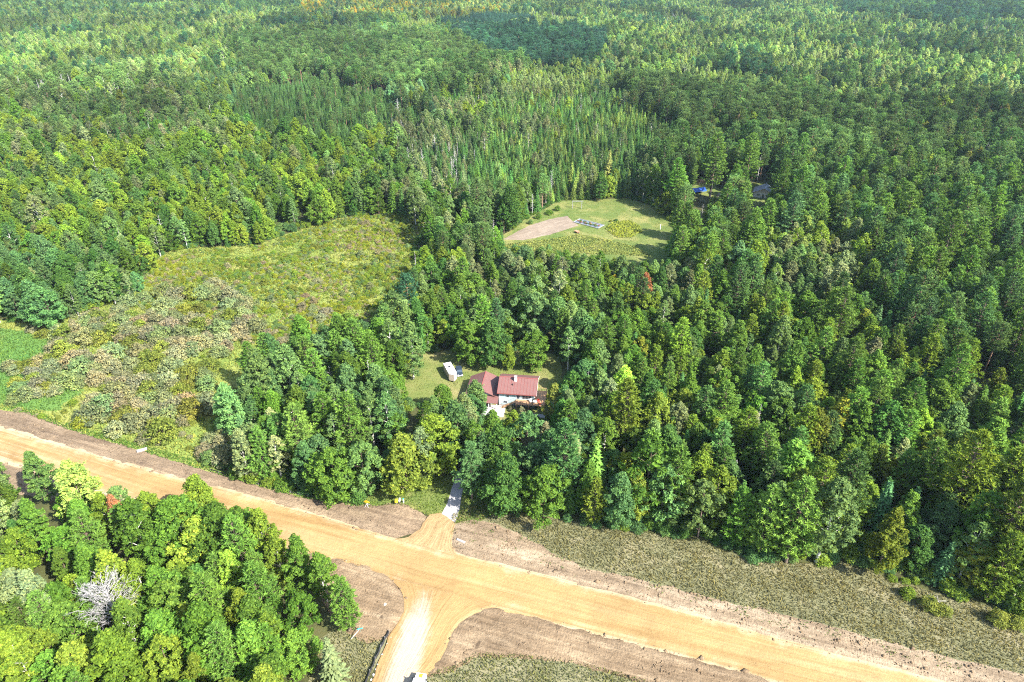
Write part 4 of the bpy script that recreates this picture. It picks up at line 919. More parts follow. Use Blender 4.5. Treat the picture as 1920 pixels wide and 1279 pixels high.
cover('bog_ground_cover', (bx_, by_), ['lime', 'olive', 'aspen', 'yellow', 'grey', 'lime', 'tan', 'yellow'], .25, .6, 'low yellow-green leatherleaf and sedge hummocks covering the open bog', 'ground cover', 61)
mx_, my_ = cover_points(MARSH, 0.045, r_, lambda X, Y: ~inside(BOG, X, Y) & ~inside(MEADOW, X, Y) & (vnoise(X / 7, Y / 7, 16) > .3))
cover('marsh_undergrowth', (mx_, my_), ['olive', 'ash', 'lime', 'tan'], .25, .6, 'low mixed brush between the grey marsh shrubs', 'undergrowth', 62)
ux, uy = [], []
for line, wd, dens in ((UP, 16, .2), (MARSH + MARSH[:1], 9, .2), (GLAWN + GLAWN[:1], 7, .16), (HLAWN + HLAWN[:1], 6, .14), (VERGE[:13], 9, .3)):
    P = np.array(line); x0, y0 = P.min(0) - wd; x1, y1 = P.max(0) + wd; n = int((x1 - x0) * (y1 - y0) * dens)
    X = r_.uniform(x0, x1, n); Y = r_.uniform(y0, y1, n); m = pdist(line, X, Y) < wd
    for poly in NO_BASE + [DRIVE_VERGE, BANK]: m &= ~inside(poly, X, Y)
    for poly in SEE: 
        px_, py_ = proj(X, Y, 1.0); m &= ~inside(poly, px_, py_)
    m &= ~inside(LO[:1] + UP + [(300, 0), (-300, 0)], X, Y) & ~inside(AP_L + AP_R[::-1], X, Y) & (np.hypot(X - gp(830, 960)[0], Y - gp(830, 960)[1]) > 10); ux.append(X[m]); uy.append(Y[m])
cover('forest_undergrowth', (np.concatenate(ux), np.concatenate(uy)), ['mid', 'dark', 'aspen', 'blue', 'lime'], .5, 1.15, 'leafy undergrowth along the forest edges', 'undergrowth', 63)

def tufts(name, poly, dens, hh, ww, tint, label, seed, z=0.03, keep=None, flat=False, tone=(.5, .25), parent=None):
    r = np.random.default_rng(seed); X, Y = cover_points(poly, dens, r, keep); n = len(X)
    patch = vnoise(X / 3.0, Y / 3.0, seed) * .6 + vnoise(X / .9, Y / .9, seed + 1) * .4
    Hh = hh * (0.5 + patch) * r.uniform(.6, 1.3, n)
    if flat:
        C = np.column_stack([X, Y, z + Hh]); Nn = unit(np.column_stack([r.normal(0, .45, n), r.normal(0, .45, n), np.ones(n)])); V, F = cards(C, Nn, ww * r.uniform(.7, 1.3, n), ww * .75, None, r)
    else:
        T = unit(np.column_stack([r.normal(0, .45, n), r.normal(0, .45, n), np.ones(n)])); Nn = unit(np.column_stack([r.normal(0, 1, n), r.normal(0, 1, n), r.uniform(.2, .9, n)]))
        C = np.column_stack([X, Y, np.full(n, z)]) + T * (Hh * .8)[:, None]; V, F = cards(C, Nn, Hh, ww, T, r, 0)
    me = fast_mesh(name, V, [(F, 0)], [M['leaf']], np.clip(tone[0] + (patch - .5) * .5 + r.normal(0, tone[1], n), 0, 1))
    o = link(name, me); o['tint'] = [*tint, 1.0]; tag(o, label, 'grass', kind='stuff'); return o
tufts('verge_grass', VERGE, 16, .26, .09, (0.145, 0.14, 0.062), 'dry olive-brown grass covering the wide verge', 201, .02, lambda X, Y: ~inside(SOIL_NE, X, Y))
tufts('strip_grass', GRASS_S, 16, .25, .09, (0.13, 0.14, 0.055), 'dull green grass strip below the soil mound', 202, .04)
tufts('roadside_grass_blades', GRASS_W, 16, .25, .09, (0.15, 0.15, 0.065), 'dry grass beside the silt fence', 203, .04)
tufts('driveway_grass_blades', DRIVE_VERGE, 14, .2, .08, (0.11, 0.16, 0.03), 'green grass on both sides of the driveway mouth', 204, .03, lambda X, Y: ~inside(DRIVE_L + DRIVE_R[::-1], X, Y))
tufts('meadow_grass', MEADOW, 5, .35, .14, (0.085, 0.155, 0.032), 'lush green meadow grass beside the marsh', 205, .04, lambda X, Y: X > -185)
tufts('marsh_grass', MARSH, 4, .4, .15, (0.19, 0.22, 0.05), 'yellow-green sedge across the marsh', 206, .02, lambda X, Y: (~inside(MEADOW, X, Y)) & (X > -180) & (~inside(SOIL_NW, X, Y)))
tufts('ditch_weeds', BANK, 12, .3, .12, (0.07, 0.14, 0.025), 'green weeds lining the ditch above the sandy road', 207, .06)
tufts('soil_weeds', SOIL_NE, 6, .14, .11, (0.075, 0.125, 0.025), 'small green weed patches sprouting on the pale soil verge', 208, .2, lambda X, Y: (vnoise(X / 2.2, Y / 2.2, 71) * .6 + vnoise(X / .8, Y / .8, 72) * .4 > .66) & (pdist(UP, X, Y) > 2.5))
tufts('lawn_grass', GLAWN, 3, .12, .12, (0.1, 0.13, 0.033), 'mown grass around the garden plot', 209, .02, lambda X, Y: ~inside(PLOT, X, Y))
tufts('house_lawn_grass', HLAWN, 6, .1, .1, (0.115, 0.13, 0.04), 'sunburnt mown grass around the house', 210, .02)
SQUASH = gpoly([(1133, 428), (1150, 416), (1180, 414), (1200, 424), (1204, 436), (1185, 446), (1155, 446)])
tufts('squash_patch', SQUASH, 6, .4, .34, (0.19, 0.225, 0.03), 'yellow-green squash leaves in a round patch on the garden lawn', 211, .05, None, True)['category'] = 'plants'
FIELD = gpoly([(930, 462), (975, 455), (1040, 447), (1085, 440), (1140, 450), (1190, 462), (1225, 482), (1150, 478), (1000, 474)])
tufts('vegetable_patch', FIELD, 5, .35, .32, (0.17, 0.2, 0.05), 'pale yellow-green vegetable rows below the tilled plot', 212, .05, None, True)['category'] = 'plants'

def clods(name, polys, mat, label, seed):
    r = np.random.default_rng(seed); VV, FF = [], []; n0 = 0
    oc = np.array([(1, 0, 0), (-1, 0, 0), (0, 1, 0), (0, -1, 0), (0, 0, 1), (0, 0, -1)], float); of = np.array([(0, 2, 4), (2, 1, 4), (1, 3, 4), (3, 0, 4), (2, 0, 5), (1, 2, 5), (3, 1, 5), (0, 3, 5)])
    for poly, dens, z in polys:
        X, Y = cover_points(poly, dens, r, lambda X, Y: (vnoise(X / 2.5, Y / 2.5, seed) * .6 + vnoise(X / .7, Y / .7, seed + 3) * .4 > .42) & (pdist(UP, X, Y) > .4)); n = len(X)
        e = pdist(poly, X, Y, True); s_ = np.exp(r.normal(-2.3, .55, n)) * (1 + .25 * np.exp(-e / 1.2))
        V = oc[None] * s_[:, None, None] * r.uniform(.5, 1.3, (n, 6, 1)) * np.array([1.2, 1.2, .8]); V = V + np.column_stack([X, Y, z + .3 * vnoise(X / 3, Y / 3, 3) * np.clip(e / 3, 0, 1)])[:, None]
        VV.append(V.reshape(-1, 3)); FF.append((of[None] + 6 * np.arange(n)[:, None, None]).reshape(-1, 3) + n0); n0 += 6 * n
    V = np.concatenate(VV); me = fast_mesh(name, V, [(np.concatenate(FF), 0)], [mat]); a = me.attributes.new('flow', 'FLOAT_VECTOR', 'POINT'); a.data.foreach_set('vector', (V * np.array([.3, .3, 0])).astype(np.float32).ravel())
    tag(link(name, me), label, 'soil', kind='stuff')
clods('soil_clods', [(SOIL_SE, 3.5, .12), (SOIL_SW, 3.5, .12), (SOIL_NE, 3.0, .1)], M['soil'], 'loose clods and crumbs on the graded soil', 31)
clods('bank_clods', [(SOIL_NW, 2.5, .1), (SOIL_W, 2.0, .08)], M['soil_dark'], 'loose dark clods along the soil bank', 32)

# ------------------------------------------------------------------ the red-roofed house
M['roof_red'] = plain('roof_red', (0.13, 0.06, 0.05), 0.55, .1, 1.5, .4)
M['roof_trim'] = plain('roof_trim', (0.2, 0.06, 0.05), 0.5)
M['siding'] = plain('siding', (0.33, 0.45, 0.45), 0.6, .05); M['white'] = plain('white', (0.6, 0.6, 0.59), 0.5, .04); M['foundation'] = plain('foundation', (0.26, 0.245, 0.23), .8)
M['glass'] = plain('glass', (0.03, 0.045, 0.06), 0.08, .1, 2, .6); M['deck_wood'] = plain('deck_wood', (0.33, 0.19, 0.1), .7, .2, 6); M['ochre'] = plain('ochre', (0.45, 0.24, 0.05), .6)
M['red'] = plain('red', (0.55, 0.06, 0.04), .5); M['black'] = plain('black', (0.02, 0.02, 0.022), .5); M['grey_metal'] = plain('grey_metal', (0.4, 0.4, 0.41), .4)
M['tan_side'] = plain('tan_side', (0.42, 0.34, 0.27), .5); M['car_blue'] = plain('car_blue', (0.02, 0.03, 0.045), .25, .05, 2, .6); M['silver'] = plain('silver', (0.5, 0.5, 0.5), .3, .04)
M['rubber'] = plain('rubber', (0.02, 0.02, 0.02), .8); M['orange'] = plain('orange', (0.8, 0.32, 0.02), .5, .05); M['grey_wood'] = plain('grey_wood', (0.2, 0.195, 0.185), .8, .2, 5)
M['tarp_blue'] = plain('tarp_blue', (0.015, 0.07, 0.32), .45, .15, 1); M['tarp_grey'] = plain('tarp_grey', (0.13, 0.16, 0.19), .4, .25, 1.2); M['shingle'] = plain('shingle', (0.24, 0.23, 0.25), .7, .12, 3)
M['stone'] = plain('stone', (0.34, 0.32, 0.28), .8, .15, 4); M['log'] = plain('log', (0.3, 0.18, 0.11), .8, .25, 5); M['yellow'] = plain('yellow', (0.75, 0.5, 0.02), .5); M['teal_sign'] = plain('teal_sign', (0.02, 0.4, 0.33), .4); M['fabric_black'] = plain('fabric_black', (0.025, 0.025, 0.028), .7)
YAW = -math.radians(7.0)
house = empty('house', (-3.7, 162.0, 0), YAW)
tag(house, 'house with red metal roof and pale teal walls in the forest clearing', 'house')
HW, HD, HE, HR = 10.2, 9.0, 4.9, 6.95
wall = MB().box(0, 0, 0, HW, HD, HE); 
wall.prism([(0, 0, HE), (0, HD, HE), (0, HD / 2, HR - .15)], [(HW, 0, HE), (HW, HD, HE), (HW, HD / 2, HR - .15)])
wall.build('wall', M['siding'], house)
for z in np.arange(.35, HE, .3): pass
MB().box(-.06, -.06, 0, HW + .06, HD + .06, .5).build('foundation', M['foundation'], house)
for cx_ in (0, HW): MB().box(cx_ - .08, -.05, .5, cx_ + .08, .06, HE - .05).build('corner_board', M['white'], house)
def roof_slope(x0, x1, ye, ze, yr, zr, axis='x'):
    o = MB(); q = [(x0, ye, ze), (x1, ye, ze), (x1, yr, zr), (x0, yr, zr)]
    if axis == 'y': q = [(a[1], a[0], a[2]) for a in q]
    n = (Vector(q[1]) - Vector(q[0])).cross(Vector(q[2]) - Vector(q[0]))
    if n.z < 0: q = q[::-1]
    o.slab(q, .12); return o
sl = (HR - HE) / (HD / 2)
rf = roof_slope(-.55, HW + .6, -.65, HE - .65 * sl + .1, HD / 2, HR + .1).build('roof', M['roof_red'], house)
roof_slope(-.55, HW + .6, HD + .65, HE - .65 * sl + .1, HD / 2, HR + .1).build('rear_slope', M['roof_red'], rf)
MB().box(-.56, HD / 2 - .14, HR + .06, HW + .61, HD / 2 + .14, HR + .15).build('ridge_cap', M['roof_trim'], rf)
for i in range(13):
    x = -.45 + i * (HW + .95) / 12
    MB().slab([(x - .03, -.66, HE - .66 * sl + .15), (x + .03, -.66, HE - .66 * sl + .15), (x + .03, HD / 2 - .15, HR + .1), (x - .03, HD / 2 - .15, HR + .1)], .08).build('seam', M['roof_trim'], rf)
MB().box(4.0, 3.2, 5.8, 4.7, 3.9, 7.9).build('chimney', M['white'], rf)
MB().box(3.92, 3.12, 7.9, 4.78, 3.98, 8.02).build('chimney_cap', M['foundation'], rf)
MB().bar((3.7, 2.0, 5.6), (3.7, 2.0, 6.5), .12, 8).build('vent_pipe', M['black'], rf)
for (x0, y_, x1, y2) in ((-.56, -.68, HW + .61, -.64),):
    MB().box(x0, y_ - .03, HE - .65 * sl - .16, x1, y2, HE - .65 * sl + .08).build('fascia', M['roof_trim'], rf)
for sx in (-.58, HW + .59):
    for s_ in (0, 1):
        ye = -.65 if s_ == 0 else HD + .65
        MB().slab([(sx, ye, HE - .65 * sl - .1), (sx + .04, ye, HE - .65 * sl - .1), (sx + .04, HD / 2, HR - .08), (sx, HD / 2, HR - .08)], .16).build('barge_board', M['white'], rf)
def window(parent, x0, x1, z0, z1, y=0.0, bars=0, name='window', side=None):
    fr = MB()
    d = .07
    fr.box(x0, y - .06, z0, x0 + d, y + .02, z1).box(x1 - d, y - .06, z0, x1, y + .02, z1).box(x0 + d, y - .06, z0, x1 - d, y + .02, z0 + d).box(x0 + d, y - .06, z1 - d, x1 - d, y + .02, z1)
    for b in range(bars):
        xm = x0 + (x1 - x0) * (b + 1) / (bars + 1); fr.box(xm - .03, y - .055, z0 + d, xm + .03, y + .015, z1 - d)
    f = fr.build(name, M['white'], parent); MB().box(x0 + d, y - .03, z0 + d, x1 - d, y - .01, z1 - d).build('pane', M['glass'], f); return f
window(house, 2.0, 2.9, 2.9, 4.2); window(house, 5.0, 6.0, 2.65, 4.6, name='door'); window(house, 6.6, 9.3, 2.7, 4.5, bars=2); window(house, 1.2, 2.4, .9, 1.9); window(house, 7.2, 9.2, .7, 2.0, bars=1)
# garage wing with its own gable, ridge running front to back
WX0, WX1, WY0, WY1, WE, WR = -10.0, -0.7, -.2, 10.0, 2.9, 5.0; wm = (WX0 + WX1) / 2
wg = MB().box(WX0 + .5, WY0 + .6, 0, WX1 - .4, WY1 - .5, WE); wg.prism([(WX0 + .5, WY0 + .6, WE), (WX1 - .4, WY0 + .6, WE), (wm, WY0 + .6, WR - .25)], [(WX0 + .5, WY1 - .5, WE), (WX1 - .4, WY1 - .5, WE), (wm, WY1 - .5, WR - .25)])
wg.build('garage_wing', M['siding'], house)
wr = roof_slope(WY0, WY1, WX0, WE - .05, wm, WR, 'y').build('wing_roof', M['roof_red'], house)
roof_slope(WY0, WY1, WX1 + .15, WE - .05, wm, WR, 'y').build('wing_slope', M['roof_red'], wr)
MB().box(wm - .12, WY0, WR - .04, wm + .12, WY1, WR + .05).build('ridge_cap', M['roof_trim'], wr)
roof_slope(-5.2, -.15, -2.6, 2.35, WY0 + .62, 2.95).build('porch_roof', M['roof_red'], house)
for x in (-4.9, -2.7, -.4): MB().box(x - .08, -2.4, 0, x + .08, -2.24, 2.3).build('porch_post', M['white'], house)
for x0 in (-4.6, -1.7): MB().box(x0, .34, .05, x0 + 1.2, .4, 2.2).build('ochre_door', M['ochre'], house)
window(house, -3.2, -2.0, .3, 2.2, .4, 1)
# wooden deck round the corner
DZ = 2.55; MB().box(5.0, -2.5, DZ - .2, 13.4, -.07, DZ - .05).build('deck_frame', M['deck_wood'], house)
MB().box(HW + .08, -.06, DZ - .2, 13.4, 5.2, DZ - .05).build('deck_side_frame', M['deck_wood'], house)
for i in range(21): MB().box(5.0 + i * .4, -2.52, DZ - .05, 5.0 + i * .4 + .37, -.08, DZ + (.004 if i % 2 else 0)).build('deck_board', M['deck_wood'], house)
for i in range(8): MB().box(HW + .1 + i * .4, -.06, DZ - .05, HW + .1 + i * .4 + .37, 5.2, DZ + (.004 if i % 2 else 0)).build('deck_board', M['deck_wood'], house)
def rail(parent, a, b, z):
    a = Vector((*a, z)); b = Vector((*b, z)); n = max(2, int((b - a).length / 1.5)); m = MB()
    for i in range(n + 1): p = a + (b - a) * i / n; MB().box(p.x - .06, p.y - .06, z, p.x + .06, p.y + .06, z + 1.0).build('rail_post', M['deck_wood'], parent)
    MB().bar(a + Vector((0, 0, 1.02)), b + Vector((0, 0, 1.02)), .06, 4).build('handrail', M['deck_wood'], parent)
    MB().bar(a + Vector((0, 0, .5)), b + Vector((0, 0, .5)), .03, 4).build('handrail', M['deck_wood'], parent)
for a_, b_ in (((6.4, -2.45), (13.3, -2.45)), ((13.3, -2.45), (13.3, 5.1)), ((13.3, 5.1), (HW + .2, 5.1))): rail(house, a_, b_, DZ)
for x, y in ((5.2, -2.3), (8.7, -2.3), (13.2, -2.3), (13.2, 1), (13.2, 5)): MB().box(x - .09, y - .09, 0, x + .09, y + .09, DZ - .2).build('deck_post', M['deck_wood'], house)
for i in range(11): MB().box(5.0 - (i + 1) * .38, -1.5, DZ - .22 * (i + 1) - .06, 5.0 - i * .38, -.4, DZ - .22 * (i + 1)).build('stair_tread', M['deck_wood'], house)
for y in (-1.55, -.35): MB().bar((5.0, y, DZ + .95), (0.9, y, .95), .05, 4).build('stair_rail', M['grey_wood'], house)
HM = Matrix.Translation((-3.7, 162.0, 0)) @ Matrix.Rotation(YAW, 4, 'Z')
def hp(x, y, z=0): v = HM @ Vector((x, y, z)); return (v.x, v.y, v.z)
def outdoor_chair(loc, mat, label, rz=0.0):
    c = empty('patio_chair', loc, rz); tag(c, label, 'chair', 'chairs on the deck')
    MB().box(-.3, -.3, .36, .3, .3, .44).build('seat', mat, c); MB().slab([(-.3, .28, .44), (.3, .28, .44), (.3, .46, 1.1), (-.3, .46, 1.1)], .06).build('backrest', mat, c)
    for x in (-.26, .26):
        for y in (-.26, .26): MB().box(x - .03, y - .03, 0, x + .03, y + .03, .36).build('leg', mat, c)
outdoor_chair(hp(11.6, -1.0, DZ + .01), M['red'], 'red patio chair at the corner of the wooden deck', .4)
outdoor_chair(hp(11.9, -1.9, DZ + .01), M['red'], 'red patio chair nearer the deck railing', 2.4)
outdoor_chair(hp(9.3, -1.2, DZ + .01), M['white'], 'white patio chair under the house eave', .1)
tb = empty('patio_table', hp(10.5, -1.5, DZ + .01)); tag(tb, 'round white patio table on the wooden deck', 'table')
MB().bar((0, 0, .68), (0, 0, .73), .6, 14).build('table_top', M['white'], tb); MB().bar((0, 0, 0), (0, 0, .68), .06, 6).build('leg', M['white'], tb)
pt = sheet('patio', [hp(-5.2, -5.8)[:2], hp(2.0, -5.8)[:2], hp(2.0, -.1)[:2], hp(-5.2, -.1)[:2]], M['concrete'], .08, 2.0, None, None, .05, 2, 301)
sl_ = sheet('patio', [hp(8.5, -4.6)[:2], hp(13.8, -4.6)[:2], hp(13.8, -3.0)[:2], hp(8.5, -3.0)[:2]], M['concrete'], .085, 2.0, None, None, .03, 2, 303)

# ------------------------------------------------------------------ trailer, car, truck
def wheel(parent, x, y, r, w_, axis='x'):
    d = Vector((w_ / 2, 0, 0)) if axis == 'x' else Vector((0, w_ / 2, 0)); c = Vector((x, y, r))
    t_ = MB().bar(c - d, c + d, r, 16).build('wheel', M['rubber'], parent); MB().bar(c - d * 1.05, c + d * 1.05, r * .58, 12).build('rim', M['silver'], t_)
a_ = Vector(gp(838, 680, 2.9)); b_ = Vector(gp(851, 703, 2.9)); dv = (b_ - a_).normalized(); L_ = (b_ - a_).length
tr = empty('cargo_trailer', (*((a_ + b_) / 2), 0), math.atan2(dv.y, dv.x) + math.pi / 2); tag(tr, 'white-roofed V-nose cargo trailer parked on the lawn', 'trailer')
hl = L_ / 2; plan = [(-1.2, hl), (-1.2, -hl + 1.2), (0, -hl), (1.2, -hl + 1.2), (1.2, hl)]
MB().prism([(x, y, .5) for x, y in plan], [(x, y, 2.82) for x, y in plan]).build('body', M['tan_side'], tr)
MB().prism([(x * 1.02, y * 1.01, 2.83) for x, y in plan], [(x * 1.0, y, 2.92) for x, y in plan]).build('roof', M['white'], tr)
MB().box(-.35, .6, 2.93, .35, 1.3, 3.12).build('roof_vent', M['black'], tr)
for y in (.2, 1.1):
    for x in (-1.12, 1.12): wheel(tr, x, y, .36, .24)
MB().bar((0, -hl, .55), (0, -hl - 1.2, .5), .06, 6).build('tow_bar', M['black'], tr); MB().box(-1.15, hl - .01, .6, 1.15, hl + .04, 2.7).build('rear_door', M['tan_side'], tr)
def suv(name, loc, rz, body, label):
    c = empty(name, loc, rz); tag(c, label, 'car')
    pr = [(-2.3, .45), (-2.3, 1.0), (-1.2, 1.12), (-.6, 1.65), (1.7, 1.7), (2.25, 1.1), (2.3, .45)]
    MB().prism([(-.9, y, z) for y, z in pr], [(.9, y, z) for y, z in pr]).build('body', body, c, .08)
    MB().slab([(-.78, -1.2, 1.16), (.78, -1.2, 1.16), (.72, -.66, 1.66), (-.72, -.66, 1.66)], .02).build('windscreen', M['glass'], c)
    MB().slab([(.72, 1.78, 1.68), (-.72, 1.78, 1.68), (-.78, 2.24, 1.16), (.78, 2.24, 1.16)][::-1], .02).build('rear_window', M['glass'], c)
    for s_ in (-1, 1): MB().box(s_ * .9 - .012, -.6, 1.15, s_ * .9 + .012, 1.7, 1.56).build('side_window', M['glass'], c)
    for x in (-.84, .84):
        for y in (-1.45, 1.45): wheel(c, x, y, .36, .22)
    for x in (-.65, .65): MB().box(x - .18, -2.34, .75, x + .18, -2.29, .95).build('headlight', M['silver'], c)
    MB().box(-.88, -2.38, .4, .88, -2.28, .62).build('bumper', M['silver'], c)
suv('parked_car', (*gp(861, 700), .02), math.radians(12), M['car_blue'], 'dark blue car parked beside the white trailer')
tk = empty('service_truck', (*gp(784, 1297), .26), math.radians(-10)); tag(tk, 'white work truck with yellow hood stripe on the pale side road', 'truck')
pr = [(2.6, .5), (2.6, 1.3), (1.5, 1.45), (.9, 2.15), (-.9, 2.2), (-1.0, .5)]
MB().prism([(-.95, y, z) for y, z in pr][::-1], [(.95, y, z) for y, z in pr][::-1]).build('cab', M['white'], tk, .06)
MB().box(-1.0, -3.6, .6, 1.0, -1.05, 1.3).build('bed', M['white'], tk, .04)
MB().slab([(-.8, 1.42, 1.5), (.8, 1.42, 1.5), (.75, .95, 2.12), (-.75, .95, 2.12)], .02).build('windscreen', M['glass'], tk)
MB().slab([(-.35, 2.45, 1.325), (.35, 2.45, 1.325), (.35, 1.6, 1.445), (-.35, 1.6, 1.445)], .02).build('hood_stripe', M['yellow'], tk)
for s_ in (-1, 1):
    MB().bar((s_ * .95, 1.1, 1.6), (s_ * 1.25, 1.15, 1.75), .03, 5).build('mirror_arm', M['black'], tk); MB().box(s_ * 1.25 - .12, 1.08, 1.6, s_ * 1.25 + .12, 1.18, 2.0).build('mirror', M['black'], tk)
    MB().box(s_ * .7 - .18, 2.58, .85, s_ * .7 + .18, 2.64, 1.1).build('headlight', M['silver'], tk)
MB().box(-.95, 2.6, .5, .95, 2.78, .75).build('bumper', M['black'], tk)
for x in (-.9, .9):
    for y in (1.7, -2.2): wheel(tk, x, y, .42, .28)

# ------------------------------------------------------------------ garden things
def P3(px, py, z=0): x, y = gp(px, py); return Vector((x, y, z))
sw = empty('swing_frame', P3(1082, 391)); tag(sw, 'weathered grey timber swing frame at the back of the garden lawn', 'swing frame')
for x in (-2.3, 2.3): MB().box(x - .13, -.13, 0, x + .13, .13, 3.7).build('post', M['grey_wood'], sw)
MB().box(-2.7, -.12, 3.72, 3.0, .12, 3.98).build('crossbar', M['grey_wood'], sw)
bd = empty('raised_bed', P3(1104, 420), math.radians(-38)); tag(bd, 'raised bed under grey tarp edges with plants beside the tilled plot', 'garden bed')
MB().box(-7, -2.7, .04, 7, 2.7, .14).build('tarp', M['tarp_grey'], bd)
for a0, a1 in (((-7, -2.7), (7, -2.7)), ((7, -2.7), (7, 2.7)), ((7, 2.7), (-7, 2.7)), ((-7, 2.7), (-7, -2.7))): MB().bar((*a0, .25), (*a1, .25), .18, 5).build('edge_board', M['grey_wood'], bd)
for i in range(16):
    g_ = Geo(); rr = np.random.default_rng(900 + i); puff(g_, np.array([-5.6 + i * .75, -.6 + .9 * math.sin(i * 1.7), .5]), .6, 60, .2, rr, np.zeros(3)); V_, F_, T_ = g_.arrays()
    o = link('garden_plant', fast_mesh('garden_plant', V_, [(F_, 0)], [M['leaf']], T_), bd); o['tint'] = [*((0.09, 0.14, 0.03) if i % 3 else (0.26, 0.12, 0.06)), 1.0]
wb = empty('wheelbarrow', P3(1082, 437), .6); tag(wb, 'small rusty red wheelbarrow at the corner of the tilled plot', 'wheelbarrow')
MB().prism([(-.5, -.8, .5), (.5, -.8, .5), (.45, .8, .5), (-.45, .8, .5)], [(-.8, -1.1, 1.0), (.8, -1.1, 1.0), (.75, 1.2, 1.0), (-.75, 1.2, 1.0)]).build('tray', plain('rusty_red', (0.42, 0.16, 0.09), .7, .2), wb)
wheel(wb, 0, -1.2, .3, .15); 
for x in (-.4, .4): MB().bar((x, -1.2, .35), (x, 2.1, .8), .05, 5).build('handle', M['grey_wood'], wb); MB().bar((x, .8, .5), (x, 1.0, 0), .05, 5).build('leg', M['grey_wood'], wb)
po = empty('marker_post', P3(1238, 430)); tag(po, 'short white post at the shady edge of the garden lawn', 'post')
MB().box(-.12, -.12, 0, .12, .12, 2.2).build('shaft', M['white'], po); MB().prism([(-.16, -.16, 2.2), (.16, -.16, 2.2), (.16, .16, 2.2), (-.16, .16, 2.2)], [(-.03, -.03, 2.4), (.03, -.03, 2.4), (.03, .03, 2.4), (-.03, .03, 2.4)]).build('cap', M['white'], po)

# second house and its yard
h2 = empty('grey_roofed_house', P3(1430, 372), math.radians(-24)); tag(h2, 'small house with grey shingle roof half hidden by pines', 'house')
MB().box(-5, 0, 0, 5, 9, 2.9).build('wall', plain('cream_wall', (0.5, 0.46, 0.4), .7), h2)
r2 = roof_slope(-.6, 9.6, -5.6, 2.75, 0, 5.4, 'y').build('roof', M['shingle'], h2); roof_slope(-.6, 9.6, 5.6, 2.75, 0, 5.4, 'y').build('pale_slope', M['silver'], r2)
MB().prism([(-5, 0, 2.9), (5, 0, 2.9), (0, 0, 5.2)], [(-5, .2, 2.9), (5, .2, 2.9), (0, .2, 5.2)]).build('gable', M['tan_side'], h2)
MB().box(-.3, 6.5, 4.9, .4, 7.2, 6.3).build('chimney', M['foundation'], r2); window(h2, -3.5, -1.8, 1.1, 2.2); window(h2, 1.5, 3.4, 1.1, 2.2); window(h2, -.6, .5, .1, 2.2, name='door')
tp = empty('blue_tarp_shelter', P3(1309, 362), math.radians(18)); tag(tp, 'bright blue tarp stretched over a low shelter in the yard', 'tarp shelter')
for x in (-3.4, 3.4):
    for y in (-2, 2): MB().bar((x, y, 0), (x, y, 1.5), .07, 5).build('pole', M['grey_wood'], tp)
sg = MB(); 
for i in range(6):
    for j in range(2):
        xa, xb = -3.7 + i * 7.4 / 6, -3.7 + (i + 1) * 7.4 / 6; sag = lambda x: .25 * math.cos(x * 1.6); y0_, y1_, z0_, z1_ = ((-2.3, 0, 1.45, 3.0), (0, 2.3, 3.0, 1.45))[j]
        sg.slab([(xa, y0_, z0_ + sag(xa) * .4), (xb, y0_, z0_ + sag(xb) * .4), (xb, y1_, z1_ + sag(xb) * .4), (xa, y1_, z1_ + sag(xa) * .4)], .02)
sg.build('tarp', M['tarp_blue'], tp)
lp = empty('log_pile', P3(1317, 343), .15); tag(lp, 'long stack of cut logs behind the blue tarp', 'log pile')
lg = MB().bar((0, -.9, 0), (0, .9, 0), .24, 8).build('log', M['log'], lp); lg.location = (-2.6, 0, .25)
for rw in range(4):
    for i in range(11 - rw):
        if rw == 0 and i == 0: continue
        o = link('log', lg.data, lp); o.location = (-2.6 + i * .49 + rw * .245, random.uniform(-.15, .15), .25 + rw * .43); o.rotation_euler = (0, 0, random.uniform(-.05, .05))
suv('dark_pickup', (*gp(1352, 369), .02), math.radians(70), M['black'], 'dark vehicle parked between the blue tarp and the pine')
sh = empty('garden_shed', P3(-6, 392), .3); tag(sh, 'pale shed roof peeking from the woods at the picture edge', 'shed')
MB().box(-3, -2.5, 0, 3, 2.5, 2.4).build('wall', M['tan_side'], sh); q2 = roof_slope(-3.4, 3.4, -2.9, 2.3, 0, 3.6).build('roof', M['silver'], sh); roof_slope(-3.4, 3.4, 2.9, 2.3, 0, 3.6).build('rear_slope', M['silver'], q2)

# ------------------------------------------------------------------ roadside things
def silt_fence(pts, h, label):
    f = empty('silt_fence', (*pts[0], 0)); tag(f, label, 'fence', 'black silt fences'); o0 = Vector((*pts[0], 0))
    for i in range(len(pts) - 1):
        a = Vector((*pts[i], 0)) - o0; b = Vector((*pts[i + 1], 0)) - o0; n = max(1, int((b - a).length / 2.2)); pv = a
        for j in range(n):
            p0 = a + (b - a) * j / n; p1 = a + (b - a) * (j + 1) / n; nn = Vector((-(b - a).y, (b - a).x, 0)).normalized() * .02
            mid = (p0 + p1) / 2 + nn * 5
            MB().prism([p0, mid, p1, p1 + nn, mid + nn, p0 + nn], [v + Vector((0, 0, h - (.06 if k in (1, 4) else 0))) for k, v in enumerate([p0, mid, p1, p1 + nn, mid + nn, p0 + nn])]).build('fabric_panel', M['fabric_black'], f)
            MB().box(p0.x - .035, p0.y - .035, 0, p0.x + .035, p0.y + .035, h + .2).build('stake', M['grey_wood'], f)
silt_fence(gpoly([(730, 1186), (722, 1200), (714, 1216), (704, 1238), (694, 1262), (683, 1288), (672, 1320)]), .85, 'black silt fence with stakes running beside the pale side road')
silt_fence(gpoly([(395, 882), (440, 897), (500, 914), (560, 928), (610, 938), (655, 944)]), .55, 'black silt fence below the forest edge above the sandy road')
